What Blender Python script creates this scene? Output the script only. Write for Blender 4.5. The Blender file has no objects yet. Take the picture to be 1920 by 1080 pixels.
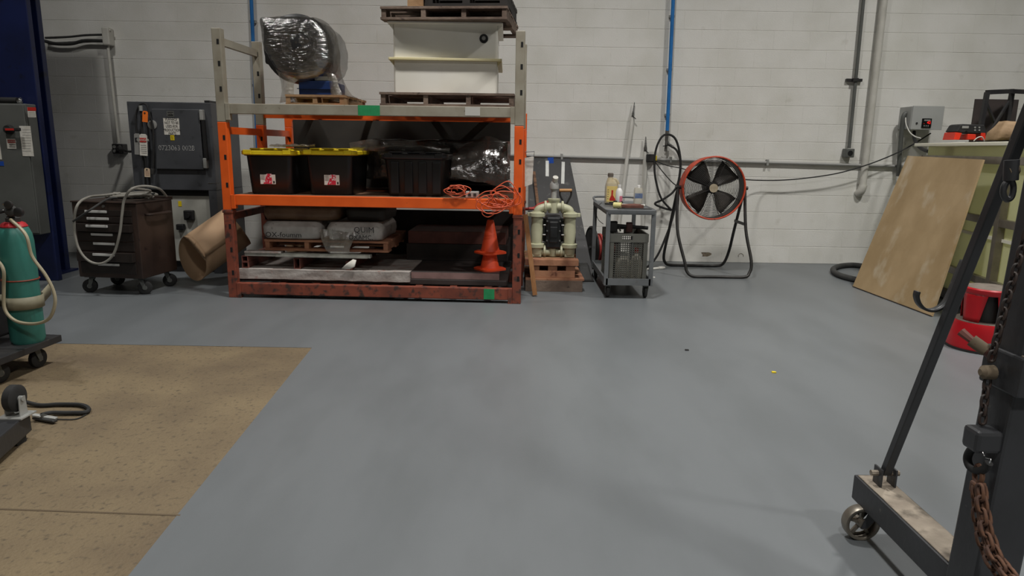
import bpy, bmesh, math, random
from mathutils import Vector as V, Matrix, noise
R = math.radians
random.seed(7)
sc = bpy.context.scene
COL = sc.collection

# ---------------------------------------------------------------- camera
FPX = 1300.0                       # focal length in pixels of a 1920 px frame
PITCH = math.atan(264/1300.0)
ROLL = 0.015
CAM = V((0, 0, 1.317))
FW = V((0, math.cos(PITCH), -math.sin(PITCH)))
U0 = V((0, math.sin(PITCH), math.cos(PITCH)))
RT = V((1, 0, 0))*math.cos(ROLL) + U0*math.sin(ROLL)
UP = V((1, 0, 0))*-math.sin(ROLL) + U0*math.cos(ROLL)
cd = bpy.data.cameras.new('camera')
cd.sensor_width = 36; cd.sensor_fit = 'HORIZONTAL'; cd.lens = FPX/1920*36
cd.clip_start = .05; cd.clip_end = 60
cam = bpy.data.objects.new('camera', cd); COL.objects.link(cam)
cam.matrix_world = Matrix(((RT.x, UP.x, -FW.x, CAM.x), (RT.y, UP.y, -FW.y, CAM.y), (RT.z, UP.z, -FW.z, CAM.z), (0, 0, 0, 1)))
sc.camera = cam

# ---------------------------------------------------------------- world, lamps, exposure
sc.view_settings.view_transform = 'Standard'
sc.view_settings.look = 'None'
sc.view_settings.gamma = 1
sc.view_settings.use_curve_mapping = False
sc.view_settings.exposure = -0.3
w = bpy.data.worlds.new('world'); sc.world = w; w.use_nodes = True
w.node_tree.nodes['Background'].inputs[0].default_value = (.5, .5, .5, 1)
w.node_tree.nodes['Background'].inputs[1].default_value = .02
def lamp(x, y, e, z=6.0, size=.5):
    l = bpy.data.lights.new('high_bay_lamp', 'AREA'); l.shape = 'DISK'; l.size = size; l.energy = e
    l.color = (1, .975, .93); l.spread = R(136)
    o = bpy.data.objects.new('high_bay_lamp', l); COL.objects.link(o); o.location = (x, y, z)
for x, y, e in ((-4.3, 4.4, 85), (0, 4.4, 185), (4.4, 4.4, 200), (-4.3, -1.2, 16), (0, -1.2, 175), (4.4, -1.2, 170)):
    lamp(x, y, e)

# ---------------------------------------------------------------- helpers
def ray(px, py): return FW*FPX + RT*(px-960) - UP*(py-540)
def at(px, py, Y):                 # the point at depth Y
    d = ray(px, py); return CAM + d*(Y/d.y)
def fl(px, py, z=0):               # the point at height z
    d = ray(px, py); return CAM + d*((z-CAM.z)/d.z)
def up_to(a, b, z=6.45):             # carry the line b-a on up to height z
    return b+(a-b)*((z-b.z)/(a.z-b.z))
def lin(h):
    h = h.lstrip('#'); c = [int(h[i:i+2], 16)/255 for i in (0, 2, 4)]
    return tuple(((x+.055)/1.055)**2.4 if x > .04045 else x/12.92 for x in c)+(1,)

MATS = {}
def mat(name, c1, c2=None, scale=6, rough=.6, metal=0, bump=0, bscale=40, lo=.4, hi=.65, world=False, alpha=None, emit=0, stretch=None, c3=None, s3=30, lo3=.62, hi3=.7, coat=0, spec=.5, trans=0):
    m = bpy.data.materials.new(name); m.use_nodes = True; nt = m.node_tree; b = nt.nodes['Principled BSDF']
    N = nt.nodes.new; Lk = nt.links.new
    b.inputs['Roughness'].default_value = rough; b.inputs['Metallic'].default_value = metal
    b.inputs['Specular IOR Level'].default_value = spec
    if coat: b.inputs['Coat Weight'].default_value = coat; b.inputs['Coat Roughness'].default_value = .15
    if trans: b.inputs['Transmission Weight'].default_value = trans
    b.inputs['Base Color'].default_value = lin(c1)
    if world: co = N('ShaderNodeNewGeometry').outputs['Position']
    else: co = N('ShaderNodeTexCoord').outputs['Object']
    if stretch:
        mp = N('ShaderNodeMapping'); mp.inputs['Scale'].default_value = stretch; Lk(co, mp.inputs[0]); co = mp.outputs[0]
    col = None
    def layer(prev, c, s, a, z, det=6):
        t = N('ShaderNodeTexNoise'); t.inputs['Scale'].default_value = s; t.inputs['Detail'].default_value = det; Lk(co, t.inputs['Vector'])
        r = N('ShaderNodeMapRange'); r.inputs[1].default_value = a; r.inputs[2].default_value = z; Lk(t.outputs[0], r.inputs[0])
        x = N('ShaderNodeMix'); x.data_type = 'RGBA'; Lk(r.outputs[0], x.inputs[0])
        if prev is None: x.inputs[6].default_value = lin(c1)
        else: Lk(prev, x.inputs[6])
        x.inputs[7].default_value = lin(c); return x.outputs[2]
    if c2: col = layer(None, c2, scale, lo, hi)
    if c3: col = layer(col, c3, s3, lo3, hi3)
    if col: Lk(col, b.inputs['Base Color'])
    if bump:
        t = N('ShaderNodeTexNoise'); t.inputs['Scale'].default_value = bscale; t.inputs['Detail'].default_value = 5; Lk(co, t.inputs['Vector'])
        bn = N('ShaderNodeBump'); bn.inputs['Strength'].default_value = bump; bn.inputs['Distance'].default_value = .02
        Lk(t.outputs[0], bn.inputs['Height']); Lk(bn.outputs[0], b.inputs['Normal'])
    if emit:
        b.inputs['Emission Color'].default_value = lin(c1); b.inputs['Emission Strength'].default_value = emit
    if alpha is not None:
        b.inputs['Alpha'].default_value = alpha
    MATS[name] = m; return m

def film(name, c, lo, hi, rough=.2, bscale=(14, 14, 60), bump=.9, shine=.14):
    """thin stretch film: see-through plastic with fine glossy wrinkles"""
    m = bpy.data.materials.new(name); m.use_nodes = True; nt = m.node_tree; b = nt.nodes['Principled BSDF']
    N = nt.nodes.new; Lk = nt.links.new
    b.inputs['Base Color'].default_value = lin(c); b.inputs['Roughness'].default_value = rough; b.inputs['Specular IOR Level'].default_value = .8
    tc = N('ShaderNodeTexCoord'); mp = N('ShaderNodeMapping'); mp.inputs['Scale'].default_value = bscale; Lk(tc.outputs['Object'], mp.inputs[0])
    t = N('ShaderNodeTexNoise'); t.inputs['Scale'].default_value = 1; t.inputs['Detail'].default_value = 4; Lk(mp.outputs[0], t.inputs['Vector'])
    bn = N('ShaderNodeBump'); bn.inputs['Strength'].default_value = bump; bn.inputs['Distance'].default_value = .011; Lk(t.outputs[0], bn.inputs['Height']); Lk(bn.outputs[0], b.inputs['Normal'])
    t2 = N('ShaderNodeTexNoise'); t2.inputs['Scale'].default_value = 9; t2.inputs['Detail'].default_value = 3; Lk(tc.outputs['Object'], t2.inputs['Vector'])
    r = N('ShaderNodeMapRange'); r.inputs[1].default_value = .35; r.inputs[2].default_value = .65; r.inputs[3].default_value = lo; r.inputs[4].default_value = hi; Lk(t2.outputs[0], r.inputs[0])
    tr = N('ShaderNodeBsdfTransparent'); mx = N('ShaderNodeMixShader'); Lk(r.outputs[0], mx.inputs[0]); Lk(tr.outputs[0], mx.inputs[1]); Lk(b.outputs[0], mx.inputs[2])
    gl = N('ShaderNodeBsdfGlossy'); gl.inputs['Roughness'].default_value = .13; Lk(bn.outputs[0], gl.inputs['Normal'])
    m2 = N('ShaderNodeMixShader'); m2.inputs[0].default_value = shine; Lk(mx.outputs[0], m2.inputs[1]); Lk(gl.outputs[0], m2.inputs[2])
    Lk(m2.outputs[0], nt.nodes['Material Output'].inputs['Surface'])
    MATS[name] = m; return m

WM = {}
def thing(name, label, cat, loc=(0, 0, 0), rz=0, group=None, kind=None):
    o = bpy.data.objects.new(name, None); COL.objects.link(o); o.empty_display_size = .1
    o.location = loc; o.rotation_euler = (0, 0, rz)
    WM[o] = Matrix.Translation(V(loc)) @ Matrix.Rotation(rz, 4, 'Z')
    if kind: o['kind'] = kind
    else: o['label'] = label; o['category'] = cat
    if group: o['group'] = group
    return o
def tag(o, label, cat, group=None):
    o['label'] = label; o['category'] = cat
    if group: o['group'] = group
    return o
def obj(name, bm, m, parent=None, w=False, smooth=False, bevel=0, bseg=2, label=None):
    """one mesh object; w=True: the shape was given in world coordinates"""
    if parent is not None and w: bm.transform(WM[parent].inverted())
    loc = None
    if parent is None and w is not None:      # own origin at the base of the thing
        vs = [v.co for v in bm.verts]
        loc = V(((min(v.x for v in vs)+max(v.x for v in vs))/2, (min(v.y for v in vs)+max(v.y for v in vs))/2, min(v.z for v in vs)))
        bm.transform(Matrix.Translation(-loc))
    bmesh.ops.recalc_face_normals(bm, faces=bm.faces[:])
    me = bpy.data.meshes.new(name); bm.to_mesh(me); bm.free()
    if m is not None: me.materials.append(MATS[m] if isinstance(m, str) else m)
    if smooth:
        for p in me.polygons: p.use_smooth = True
        if smooth != 'all': me.set_sharp_from_angle(angle=R(40))
    o = bpy.data.objects.new(name, me); COL.objects.link(o)
    if parent is not None:
        o.parent = parent; WM[o] = WM[parent]
    else:
        o.location = loc if loc else (0, 0, 0); WM[o] = Matrix.Translation(loc) if loc else Matrix()
    if bevel:
        b = o.modifiers.new('bevel', 'BEVEL'); b.width = bevel; b.segments = bseg; b.limit_method = 'ANGLE'; b.angle_limit = R(35)
    if label: o['label'] = label
    return o
def B(): return bmesh.new()
def box(bm, x0, x1, y0, y1, z0, z1):
    v = [bm.verts.new(p) for p in ((x0, y0, z0), (x1, y0, z0), (x1, y1, z0), (x0, y1, z0), (x0, y0, z1), (x1, y0, z1), (x1, y1, z1), (x0, y1, z1))]
    for f in ((0, 3, 2, 1), (4, 5, 6, 7), (0, 1, 5, 4), (1, 2, 6, 5), (2, 3, 7, 6), (3, 0, 4, 7)): bm.faces.new([v[i] for i in f])
    return bm
def bx(*a): return box(B(), *a)
def bar(bm, p0, p1, w, h=None, up=(0, 0, 1)):
    """square bar from p0 to p1, w across, h along up"""
    h = h or w; p0 = V(p0); p1 = V(p1); d = (p1-p0).normalized(); s = d.cross(V(up))
    if s.length < 1e-3: s = d.cross(V((0, 1, 0)))
    s.normalize(); u = s.cross(d).normalized(); s *= w/2; u *= h/2
    v = [bm.verts.new(p) for p in (p0-s-u, p0+s-u, p0+s+u, p0-s+u, p1-s-u, p1+s-u, p1+s+u, p1-s+u)]
    for f in ((0, 3, 2, 1), (4, 5, 6, 7), (0, 1, 5, 4), (1, 2, 6, 5), (2, 3, 7, 6), (3, 0, 4, 7)): bm.faces.new([v[i] for i in f])
    return bm
def spline(pts, n=6, closed=False):
    pts = [V(p) for p in pts]; out = []; k = len(pts)
    if k < 3: return pts
    for i in range(k if closed else k-1):
        if closed: a, b, c, d = pts[i-1], pts[i], pts[(i+1) % k], pts[(i+2) % k]
        else: a, b, c, d = pts[max(i-1, 0)], pts[i], pts[i+1], pts[min(i+2, k-1)]
        for j in range(n):
            t = j/n; out.append(.5*((2*b)+(c-a)*t+(2*a-5*b+4*c-d)*t*t+(3*b-a-3*c+d)*t**3))
    if not closed: out.append(pts[-1])
    return out
def tube(bm, pts, r, seg=8, closed=False, rr=None):
    pts = [V(p) for p in pts]; k = len(pts); rings = []
    pn = None
    for i in range(k):
        a = pts[i-1] if (closed or i) else pts[i]; c = pts[(i+1) % k] if (closed or i < k-1) else pts[i]
        t = (c-a)
        if t.length < 1e-9: t = V((0, 0, 1))
        t.normalize()
        if pn is None:
            n = t.cross(V((0, 0, 1)))
            if n.length < .05: n = t.cross(V((0, 1, 0)))
        else: n = pn - t*pn.dot(t)
        n.normalize(); pn = n; b = t.cross(n); q = rr[i] if rr else r
        rings.append([bm.verts.new(pts[i]+(n*math.cos(2*math.pi*j/seg)+b*math.sin(2*math.pi*j/seg))*q) for j in range(seg)])
    for i in range(k if closed else k-1):
        A = rings[i]; C = rings[(i+1) % k]
        off = 0
        if closed and i == k-1:
            off = min(range(seg), key=lambda o: (C[o].co-A[0].co).length)
        for j in range(seg): bm.faces.new((A[j], A[(j+1) % seg], C[(j+1+off) % seg], C[(j+off) % seg]))
    if not closed: bm.faces.new(rings[0][::-1]); bm.faces.new(rings[-1])
    return bm
def cyl(bm, p0, p1, r0, r1=None, seg=20): return tube(bm, [p0, p1], r0, seg, rr=[r0, r0 if r1 is None else r1])
def lathe(bm, prof, c, seg=24, axis='z', cap=True):
    """prof: (radius, along) pairs round an axis through c"""
    c = V(c); rings = []
    for r, h in prof:
        ring = []
        for j in range(seg):
            a = 2*math.pi*j/seg; x, y = math.cos(a)*r, math.sin(a)*r
            p = {'z': V((x, y, h)), 'y': V((x, h, y)), 'x': V((h, x, y))}[axis]; ring.append(bm.verts.new(c+p))
        rings.append(ring)
    for a, b in zip(rings, rings[1:]):
        for j in range(seg): bm.faces.new((a[j], a[(j+1) % seg], b[(j+1) % seg], b[j]))
    if cap: bm.faces.new(rings[0][::-1]); bm.faces.new(rings[-1])
    return bm
def prism(bm, pts, d):
    """closed outline pts (3d), pushed along the vector d"""
    d = V(d); a = [bm.verts.new(V(p)) for p in pts]; b = [bm.verts.new(V(p)+d) for p in pts]; n = len(a)
    bm.faces.new(a[::-1]); bm.faces.new(b)
    for i in range(n): bm.faces.new((a[i], a[(i+1) % n], b[(i+1) % n], b[i]))
    return bm
def rrect(w, d, r, n=4):
    out = []
    for cx, cy, a0 in ((w/2-r, d/2-r, 0), (-w/2+r, d/2-r, 90), (-w/2+r, -d/2+r, 180), (w/2-r, -d/2+r, 270)):
        for i in range(n+1): a = R(a0+90*i/n); out.append((cx+r*math.cos(a), cy+r*math.sin(a)))
    return out
def loft(bm, secs, c=(0, 0, 0), n=4, cap0=True, cap1=True):
    """secs: (width, depth, corner radius, z) rounded rectangles stacked"""
    c = V(c); rings = [[bm.verts.new(c+V((x, y, z))) for x, y in rrect(w_, d_, r_, n)] for w_, d_, r_, z in secs]
    k = len(rings[0])
    for a, b in zip(rings, rings[1:]):
        for j in range(k): bm.faces.new((a[j], a[(j+1) % k], b[(j+1) % k], b[j]))
    if cap0: bm.faces.new(rings[0][::-1])
    if cap1: bm.faces.new(rings[-1])
    return bm
def crumple(bm, amp, s=6, seed=0, axes=(1, 1, 1)):
    for v in bm.verts:
        n = noise.noise_vector(v.co*s+V((seed*3.1, seed*1.7, 0))) + .5*noise.noise_vector(v.co*s*2.3+V((seed, 0, 5)))
        v.co += V((n.x*axes[0], n.y*axes[1], n.z*axes[2]))*amp
    return bm
def gridbox(x0, x1, y0, y1, z0, z1, cuts=10):
    bm = bx(x0, x1, y0, y1, z0, z1); bmesh.ops.subdivide_edges(bm, edges=bm.edges[:], cuts=cuts, use_grid_fill=True); return bm
def sheet(bm, A, C, n=12, sag=V((0, 0, 0))):
    """ruled surface between two polylines with the same number of points"""
    A = [V(p) for p in A]; C = [V(p) for p in C]; rows = []
    for i in range(n+1):
        t = i/n; rows.append([bm.verts.new(a.lerp(c, t)+sag*math.sin(math.pi*t)) for a, c in zip(A, C)])
    for a, b in zip(rows, rows[1:]):
        for j in range(len(a)-1): bm.faces.new((a[j], a[j+1], b[j+1], b[j]))
    return bm
def solid(o, t):
    m = o.modifiers.new('thick', 'SOLIDIFY'); m.thickness = t; m.offset = 0; return o
def text(name, s, size, m, parent, loc, rot=(math.pi/2, 0, 0), align='CENTER', ext=.0004, space=1.0, sx=1.0):
    c = bpy.data.curves.new(name, 'FONT'); c.body = s; c.size = size; c.align_x = align; c.align_y = 'CENTER'; c.extrude = ext; c.resolution_u = 2; c.space_line = space
    t = bpy.data.objects.new('tmp_text', c); COL.objects.link(t)
    me = bpy.data.meshes.new_from_object(t.evaluated_get(bpy.context.evaluated_depsgraph_get()))
    bpy.data.objects.remove(t); bpy.data.curves.remove(c)
    me.materials.clear(); me.materials.append(MATS[m])
    from mathutils import Euler
    me.transform(Matrix.Translation(V(loc)) @ Euler(rot).to_matrix().to_4x4() @ Matrix.Diagonal((sx, 1, 1, 1)))
    o = bpy.data.objects.new(name, me); COL.objects.link(o); o.parent = parent; WM[o] = WM[parent]; return o
def dup(root, loc, rz, label=None):
    def cp(o, par):
        c = o.copy(); COL.objects.link(c); c.parent = par
        for ch in o.children: cp(ch, c)
        return c
    r = cp(root, None); r.location = loc; r.rotation_euler = (0, 0, rz)
    WM[r] = Matrix.Translation(V(loc)) @ Matrix.Rotation(rz, 4, 'Z')
    if label: r['label'] = label
    return r
def share(o, name, loc, parent):
    c = bpy.data.objects.new(name, o.data); COL.objects.link(c); c.parent = parent; c.location = loc; return c

# ---------------------------------------------------------------- materials
mat('wall_paint', 'e0dfda', 'd6d5ce', 2.2, .55, bump=.12, bscale=90, world=True, c3='c2c0b6', s3=5, lo3=.66, hi3=.85)
mat('wall_chip', '8a7f6c', '5f574a', 30, .9)
mat('plain_wall', '8a8984', '807f7a', 2, .8)
mat('ceiling_paint', '4a4a49', None, rough=.9)
mat('concrete', '77684f', '615340', 1.6, .75, bump=.3, bscale=70, world=True, c3='4f4536', s3=38, lo3=.56, hi3=.74)
mat('floor_line', '5a4d3b', None, rough=.9)
mat('navy', '0f1b46', '0c163a', 3, .45, c3='0a1028', s3=9)
mat('cab_grey', '5d5f5c', '535552', 4, .5)
mat('furnace', '4a4c50', '414347', 3, .42, c3='383a3d', s3=12)
mat('furnace_black', '1c1c1d', None, rough=.5)
mat('panel_grey', 'b0b0a8', '9d9d95', 4, .6)
mat('label_white', 'd8d5cd', 'c8c4ba', 30, .6)
mat('label_red', 'b52a22', None, rough=.5)
mat('label_grey', '8b8b88', None, rough=.5)
mat('ink', '1d1d20', None, rough=.6)
mat('chalk', 'b5b5b2', '77787a', 60, .9, lo=.35, hi=.6)
mat('tag_orange', 'f07a2a', None, rough=.5)
mat('tag_cream', 'd8c3a8', 'cbb398', 30, .6)
mat('yellow', 'e8cf20', 'd8bd18', 8, .45)
mat('blue_sticker', '1f4aa0', None, rough=.4)
mat('brown_paint', '3d2f29', '2e2420', 3, .42, c3='2a1f1d', s3=14)
mat('drawer_black', '2a2421', '241d1c', 5, .4)
mat('aluminium', 'd5d5d2', None, rough=.35, metal=.3)
mat('rubber', '1a1a1a', '262626', 10, .75)
mat('rubber_grey', '3a3a39', '2d2d2c', 12, .7)
mat('hose_grey', '8d8a82', '77746c', 8, .55)
mat('hose_tan', 'a89f86', '968d75', 8, .5)
mat('steel', '8c8c8a', '757573', 12, .35, metal=.8)
mat('chrome', 'c8c8c8', None, rough=.18, metal=1)
mat('galv', 'a3a4a1', '959693', 10, .5, metal=.2)
mat('dark_steel', '2e2e30', '3b3a39', 6, .45, metal=.3, c3='59534b', s3=22, lo3=.66, hi3=.8)
mat('gantry', '323336', '2a2b2d', 5, .42, c3='6d6960', s3=28, lo3=.70, hi3=.80, bump=.05)
mat('dust', '93897b', '7a7064', 9, .9, c3='4f483f', s3=16, lo3=.52, hi3=.72, bump=.3)
mat('teal', '36796f', '2d655c', 5, .45, c3='31403c', s3=7, lo3=.62, hi3=.72, stretch=(1.6, 1.6, .5))
mat('red_collar', 'b3222a', '8f1b22', 10, .5)
mat('brass', 'b58a3a', None, rough=.35, metal=.9)
mat('strap', '8d8873', '7f7a66', 8, .6)
mat('copper_bits', '8a3a28', None, rough=.5)
mat('white_conduit', 'c8c6be', 'b9b7ae', 6, .5)
mat('blue_pipe', '2476bd', '1d66a8', 6, .4)
mat('rack_grey', '979284', '867f70', 5, .5, c3='57483c', s3=26, lo3=.66, hi3=.74)
mat('rack_orange', 'e8621f', 'd85617', 4, .45, c3='57301f', s3=24, lo3=.72, hi3=.78)
mat('rack_rust', '85422f', '6b3628', 6, .6, c3='3f2c26', s3=16, lo3=.52, hi3=.64)
mat('green_tape', '1f8d55', '1b7f4b', 20, .6)
mat('tape_brown', '6d604e', '5a4e3e', 12, .85)
mat('white_scuff', 'b9b8b2', None, rough=.5)
mat('black_hole', '0c0c0c', None, rough=.9)
mat('shelf_board', '7a5a42', '4c362a', 5, .8, stretch=(1, 6, 6))
mat('pallet_wood', '77665a', '5c4c42', 5, .85, c3='3c302a', s3=14, bump=.2)
mat('pallet_fresh', '9a7a58', '876645', 6, .8, c3='7b5636', s3=12, bump=.15)
mat('pallet_red', 'a8785a', '8d5e48', 6, .85, c3='6a4232', s3=12, bump=.15)
mat('pallet_black', '1d1a18', '292421', 6, .85)
mat('tank_white', 'e4e2da', 'dddacf', 2, .38)
mat('tank_rib', 'd9d0a8', 'cfc498', 4, .5)
mat('machine_dark', '2b2c2e', '222325', 4, .4)
mat('machine_blue', '1d3566', None, rough=.4)
film('film_dark', '3a3836', .25, .6, .12, (16, 16, 60), 1.0, .28)
film('film_clear', '8d8577', .35, .7, .2, (30, 30, 30), 1.0, .14)
film('film_grey', '4c4843', .45, .8, .22, (16, 16, 22), .9, .07)
film('film_dim', '33302d', .55, .92, .25, (16, 16, 22), .9, .05)
mat('tote_black', '141517', '191a1c', 6, .38, c3='4a4a4a', s3=40, lo3=.72, hi3=.8)
mat('tote_lid_black', '232426', None, rough=.35)
mat('print_red', 'c2243c', 'd8c8c8', 60, .5, lo=.55, hi=.6)
mat('dark_board', '3a3732', '33302c', 4, .7)
mat('cord_orange', 'd9633f', 'c65434', 20, .5)
mat('bag_white', 'b9b6b1', '9d9994', 6, .4, c3='7c7772', s3=14, bump=.4, bscale=18)
mat('bag_brown', '7b6048', '664c38', 6, .5, bump=.5, bscale=16)
mat('slab', 'a8a29d', '8f8680', 7, .7, c3='8a5a4e', s3=9, lo3=.58, hi3=.75, bump=.2)
mat('slab_side', '8c8f90', '7d8081', 8, .6)
mat('rust_tube', '7a4a40', '5f3a34', 7, .6)
mat('dark_sheet', '3a3331', '2c2726', 5, .55)
mat('pink_edge', '8b6f6b', '7a605c', 9, .6)
mat('alu_dull', '9d9d96', '84847d', 16, .45, metal=.3)
mat('cone', 'f0552c', 'e0481f', 5, .5, c3='7d2a1c', s3=14, lo3=.66, hi3=.8)
mat('kraft', 'b89878', 'aa8a6a', 2.5, .75)
mat('wood', '9a6d45', '85592f', 6, .7, stretch=(6, 6, 1))
mat('wood_light', 'c99a68', 'b98a58', 6, .6)
mat('plywood', 'b39a75', 'a08761', 2.5, .65, c3='cbc0ab', s3=4, lo3=.58, hi3=.82, stretch=(1, 1, .7))
mat('ply_edge', '3a3028', '5a4a38', 20, .8)
mat('mat_black', '3a3a3b', '303031', 4, .6, c3='565553', s3=18)
mat('pump_poly', 'bfbfa2', 'aeae92', 6, .45)
mat('pump_black', '1a1b1c', '26282a', 12, .35)
mat('pvc_grey', '9c9c99', None, rough=.45)
mat('pvc_white', 'd4d3cc', 'c7c6be', 6, .45)
mat('hose_red', 'a83a34', '8c2e2a', 10, .5)
mat('hose_maroon', '4a2622', '3a1f1c', 10, .55)
mat('reel_red', '7a2028', None, rough=.5)
mat('cart_grey', '696c6e', '5d6062', 4, .45, c3='585856', s3=14)
mat('fan_orange', 'c4482a', 'a83c24', 6, .5, c3='5a2a20', s3=16)
mat('fan_black', '1e1d1c', '292725', 8, .45)
mat('fan_blade', '3a342e', '2f2a26', 6, .5)
mat('hub_plate', 'a89b84', '8d806a', 12, .5)
mat('crate', '5c5c56', '52524c', 6, .55)
mat('clear_plastic', 'cfcabb', None, rough=.2, alpha=.55)
mat('jug_plastic', 'cdbf9d', None, rough=.2, alpha=.6)
mat('jug_label', 'd9c27a', 'cdb468', 14, .6)
mat('bottle_white', 'e2e2e0', None, rough=.4)
mat('pink', 'd2788c', None, rough=.5)
mat('label_blue', '56688c', '7d8698', 20, .5)
mat('glove_brown', '6e4438', '5a362c', 10, .8)
mat('paper_yellow', 'd9d08f', None, rough=.8)
mat('box_grey', 'a8aaa8', 'a0a2a0', 4, .45)
mat('screen', '0a0a0b', None, rough=.2)
mat('digits', 'ff2018', None, emit=1.2)
mat('poly_yellow', 'ebebcc', 'e4e4c0', 2, .4)
mat('poly_edge', 'e6e4d2', None, rough=.45)
mat('stainless', '8c857a', '7a746a', 8, .38, metal=.6)
mat('tool_red', 'd8351f', None, rough=.4)
def translucent(name, amount):
    m = MATS[name]; nt = m.node_tree; b = nt.nodes['Principled BSDF']; t = nt.nodes.new('ShaderNodeBsdfTranslucent'); x = nt.nodes.new('ShaderNodeMixShader'); x.inputs[0].default_value = amount
    t.inputs[0].default_value = b.inputs['Base Color'].default_value
    nt.links.new(b.outputs[0], x.inputs[1]); nt.links.new(t.outputs[0], x.inputs[2]); nt.links.new(x.outputs[0], nt.nodes['Material Output'].inputs['Surface'])
translucent('poly_yellow', .6)
mat('stool_red', 'b3101c', 'a00d18', 5, .35)
mat('stool_tread', '6f665e', '5f574f', 20, .85)
mat('rust_chain', '63432f', '473026', 40, .8)
mat('chain_dark', '3d2f29', '2a2422', 40, .6)
mat('lump', '8c7458', '7a6348', 9, .8, bump=.5, bscale=14)
# ================================================================ the room
W = 8.22                           # front face of the block wall
def struct(o): o['kind'] = 'structure'; return o
wall = struct(obj('wall_back', bx(-8.5, 8.5, W+.0035, W+.2, 0, 6.5), 'wall_paint'))
BL, BH = .4064, .2032
def block_bm(bm, x, z, y, wd=BL):
    g, h, k, q = .0001, .0016, .003, .0015
    f = [(x+g+q, y, z+h+k), (x+wd-g-q, y, z+h+k), (x+wd-g-q, y, z+BH-h-k), (x+g+q, y, z+BH-h-k)]
    m_ = [(x+g, y+.0014, z+h), (x+wd-g, y+.0014, z+h), (x+wd-g, y+.0014, z+BH-h), (x+g, y+.0014, z+BH-h)]
    k_ = [(a, y+.03, c) for a, b, c in m_]
    F, Mv, K = [[bm.verts.new(p) for p in q] for q in (f, m_, k_)]
    bm.faces.new(F)
    for i in range(4):
        bm.faces.new((F[i], Mv[i], Mv[(i+1) % 4], F[(i+1) % 4])); bm.faces.new((Mv[i], K[i], K[(i+1) % 4], Mv[(i+1) % 4]))
hidden = [(-9, -4.6, 0, 9), (-4.0, -2.9, 0, 1.45), (-2.8, .2, .0, 1.75), (4.1, 9, 0, 1.3), (-2.0, -1.0, 1.7, 2.4), (-1.3, .2, 1.7, 2.7)]
spots = []; rest = B()
for r_ in range(32):
    for c_ in range(-22, 22):
        x = c_*BL + (BL/2 if r_ % 2 else 0) + .06; z = r_*BH
        cx, cz = x+BL/2, z+BH/2
        if -8.4 < x < 8.1: spots.append((x, z, cx, cz, r_))
single = [s for s in spots if s[4] < 15 and abs(s[2]) < 6.2 and not any(a < s[2] < b and c < s[3] < d for a, b, c, d in hidden)]
single.sort(key=lambda s: abs(s[2]-.8)+abs(s[3]-1.4)*.8); single = set(single[:298])
wl = wall.location
bb = B(); block_bm(bb, 0, 0, 0); me_b = bpy.data.meshes.new('concrete_block'); bmesh.ops.recalc_face_normals(bb, faces=bb.faces[:]); bb.to_mesh(me_b); bb.free(); me_b.materials.append(MATS['wall_paint'])
for s in spots:
    y = W+random.uniform(0, .0008)
    if s in single:
        o = bpy.data.objects.new('concrete_block', me_b); COL.objects.link(o); o.parent = wall; o.location = (s[0]-wl.x, y-wl.y, s[1]-wl.z)
    else: block_bm(rest, s[0]-wl.x, s[1]-wl.z, y-wl.y)
o = obj('concrete_blocks', rest, 'wall_paint', wall); o['kind'] = 'stuff'

# chipped patch low on the wall, showing the raw block
p = at(1323, 477, W); bm = B(); bm.faces.new([bm.verts.new(V((p.x-wl.x+.055*math.cos(a)*(1+.35*math.sin(3*a+1)), W-.0006-wl.y, p.z+.035*math.sin(a)*(1+.3*math.cos(2*a))))) for a in [2*math.pi*k/18 for k in range(18)]])
obj('chipped_patch', bm, 'wall_chip', wall)
p = at(1389, 480, W); bm = B(); tube(bm, [V((p.x-wl.x+.03*math.cos(a), W-.0005-wl.y, p.z+.03*math.sin(a))) for a in [math.pi*k/9-.3 for k in range(12)]], .003, 5)
obj('ring_stain', bm, 'wall_chip', wall)
# floor paint (grey) with the bare concrete left open
N = mat('floor_paint', '6a6e71', '64686b', .9, .4, world=True, c3='5f6365', s3=1.8, lo3=.45, hi3=.9, bump=.03, bscale=160, stretch=(1.6, .55, 1))
bm = B()
for q in (((-8.5, 4.45, 0), (-1.315, 4.404, 0), (8.5, 4.404, 0), (8.5, 8.4, 0), (-8.5, 8.4, 0)), ((-1.315, 4.404, 0), (-.838, -4, 0), (8.5, -4, 0), (8.5, 4.404, 0))):
    bm.faces.new([bm.verts.new(p) for p in q])
bmesh.ops.remove_doubles(bm, verts=bm.verts[:], dist=1e-4)
floor = struct(obj('floor', bm, 'floor_paint', w=None))
bm = B(); bm.faces.new([bm.verts.new(p) for p in ((-8.5, 4.46, -.0015), (-8.5, -4, -.0015), (-.83, -4, -.0015), (-1.305, 4.41, -.0015))])
patch = obj('bare_concrete', bm, 'concrete', floor, label='unpainted brown concrete patch')
a, b = fl(0, 954), fl(338, 966)
d = (b-a)
bm = B(); bar(bm, a-d*1.5, b, .009, .002); bm.transform(Matrix.Translation((0, 0, -.0009)))
obj('dark_line', bm, 'floor_line', floor)  # thin dark strip across the bare concrete
struct(obj('ceiling', bx(-8.5, 8.5, -4, 8.4, 6.5, 6.6), 'ceiling_paint'))
struct(obj('wall_left', bx(-8.7, -8.5, -4, 8.4, 0, 6.5), 'plain_wall'))
struct(obj('wall_right', bx(8.5, 8.7, -4, 8.4, 0, 6.5), 'plain_wall'))
struct(obj('wall_front', bx(-8.5, 8.5, -4.2, -4, 0, 6.5), 'plain_wall'))

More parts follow.
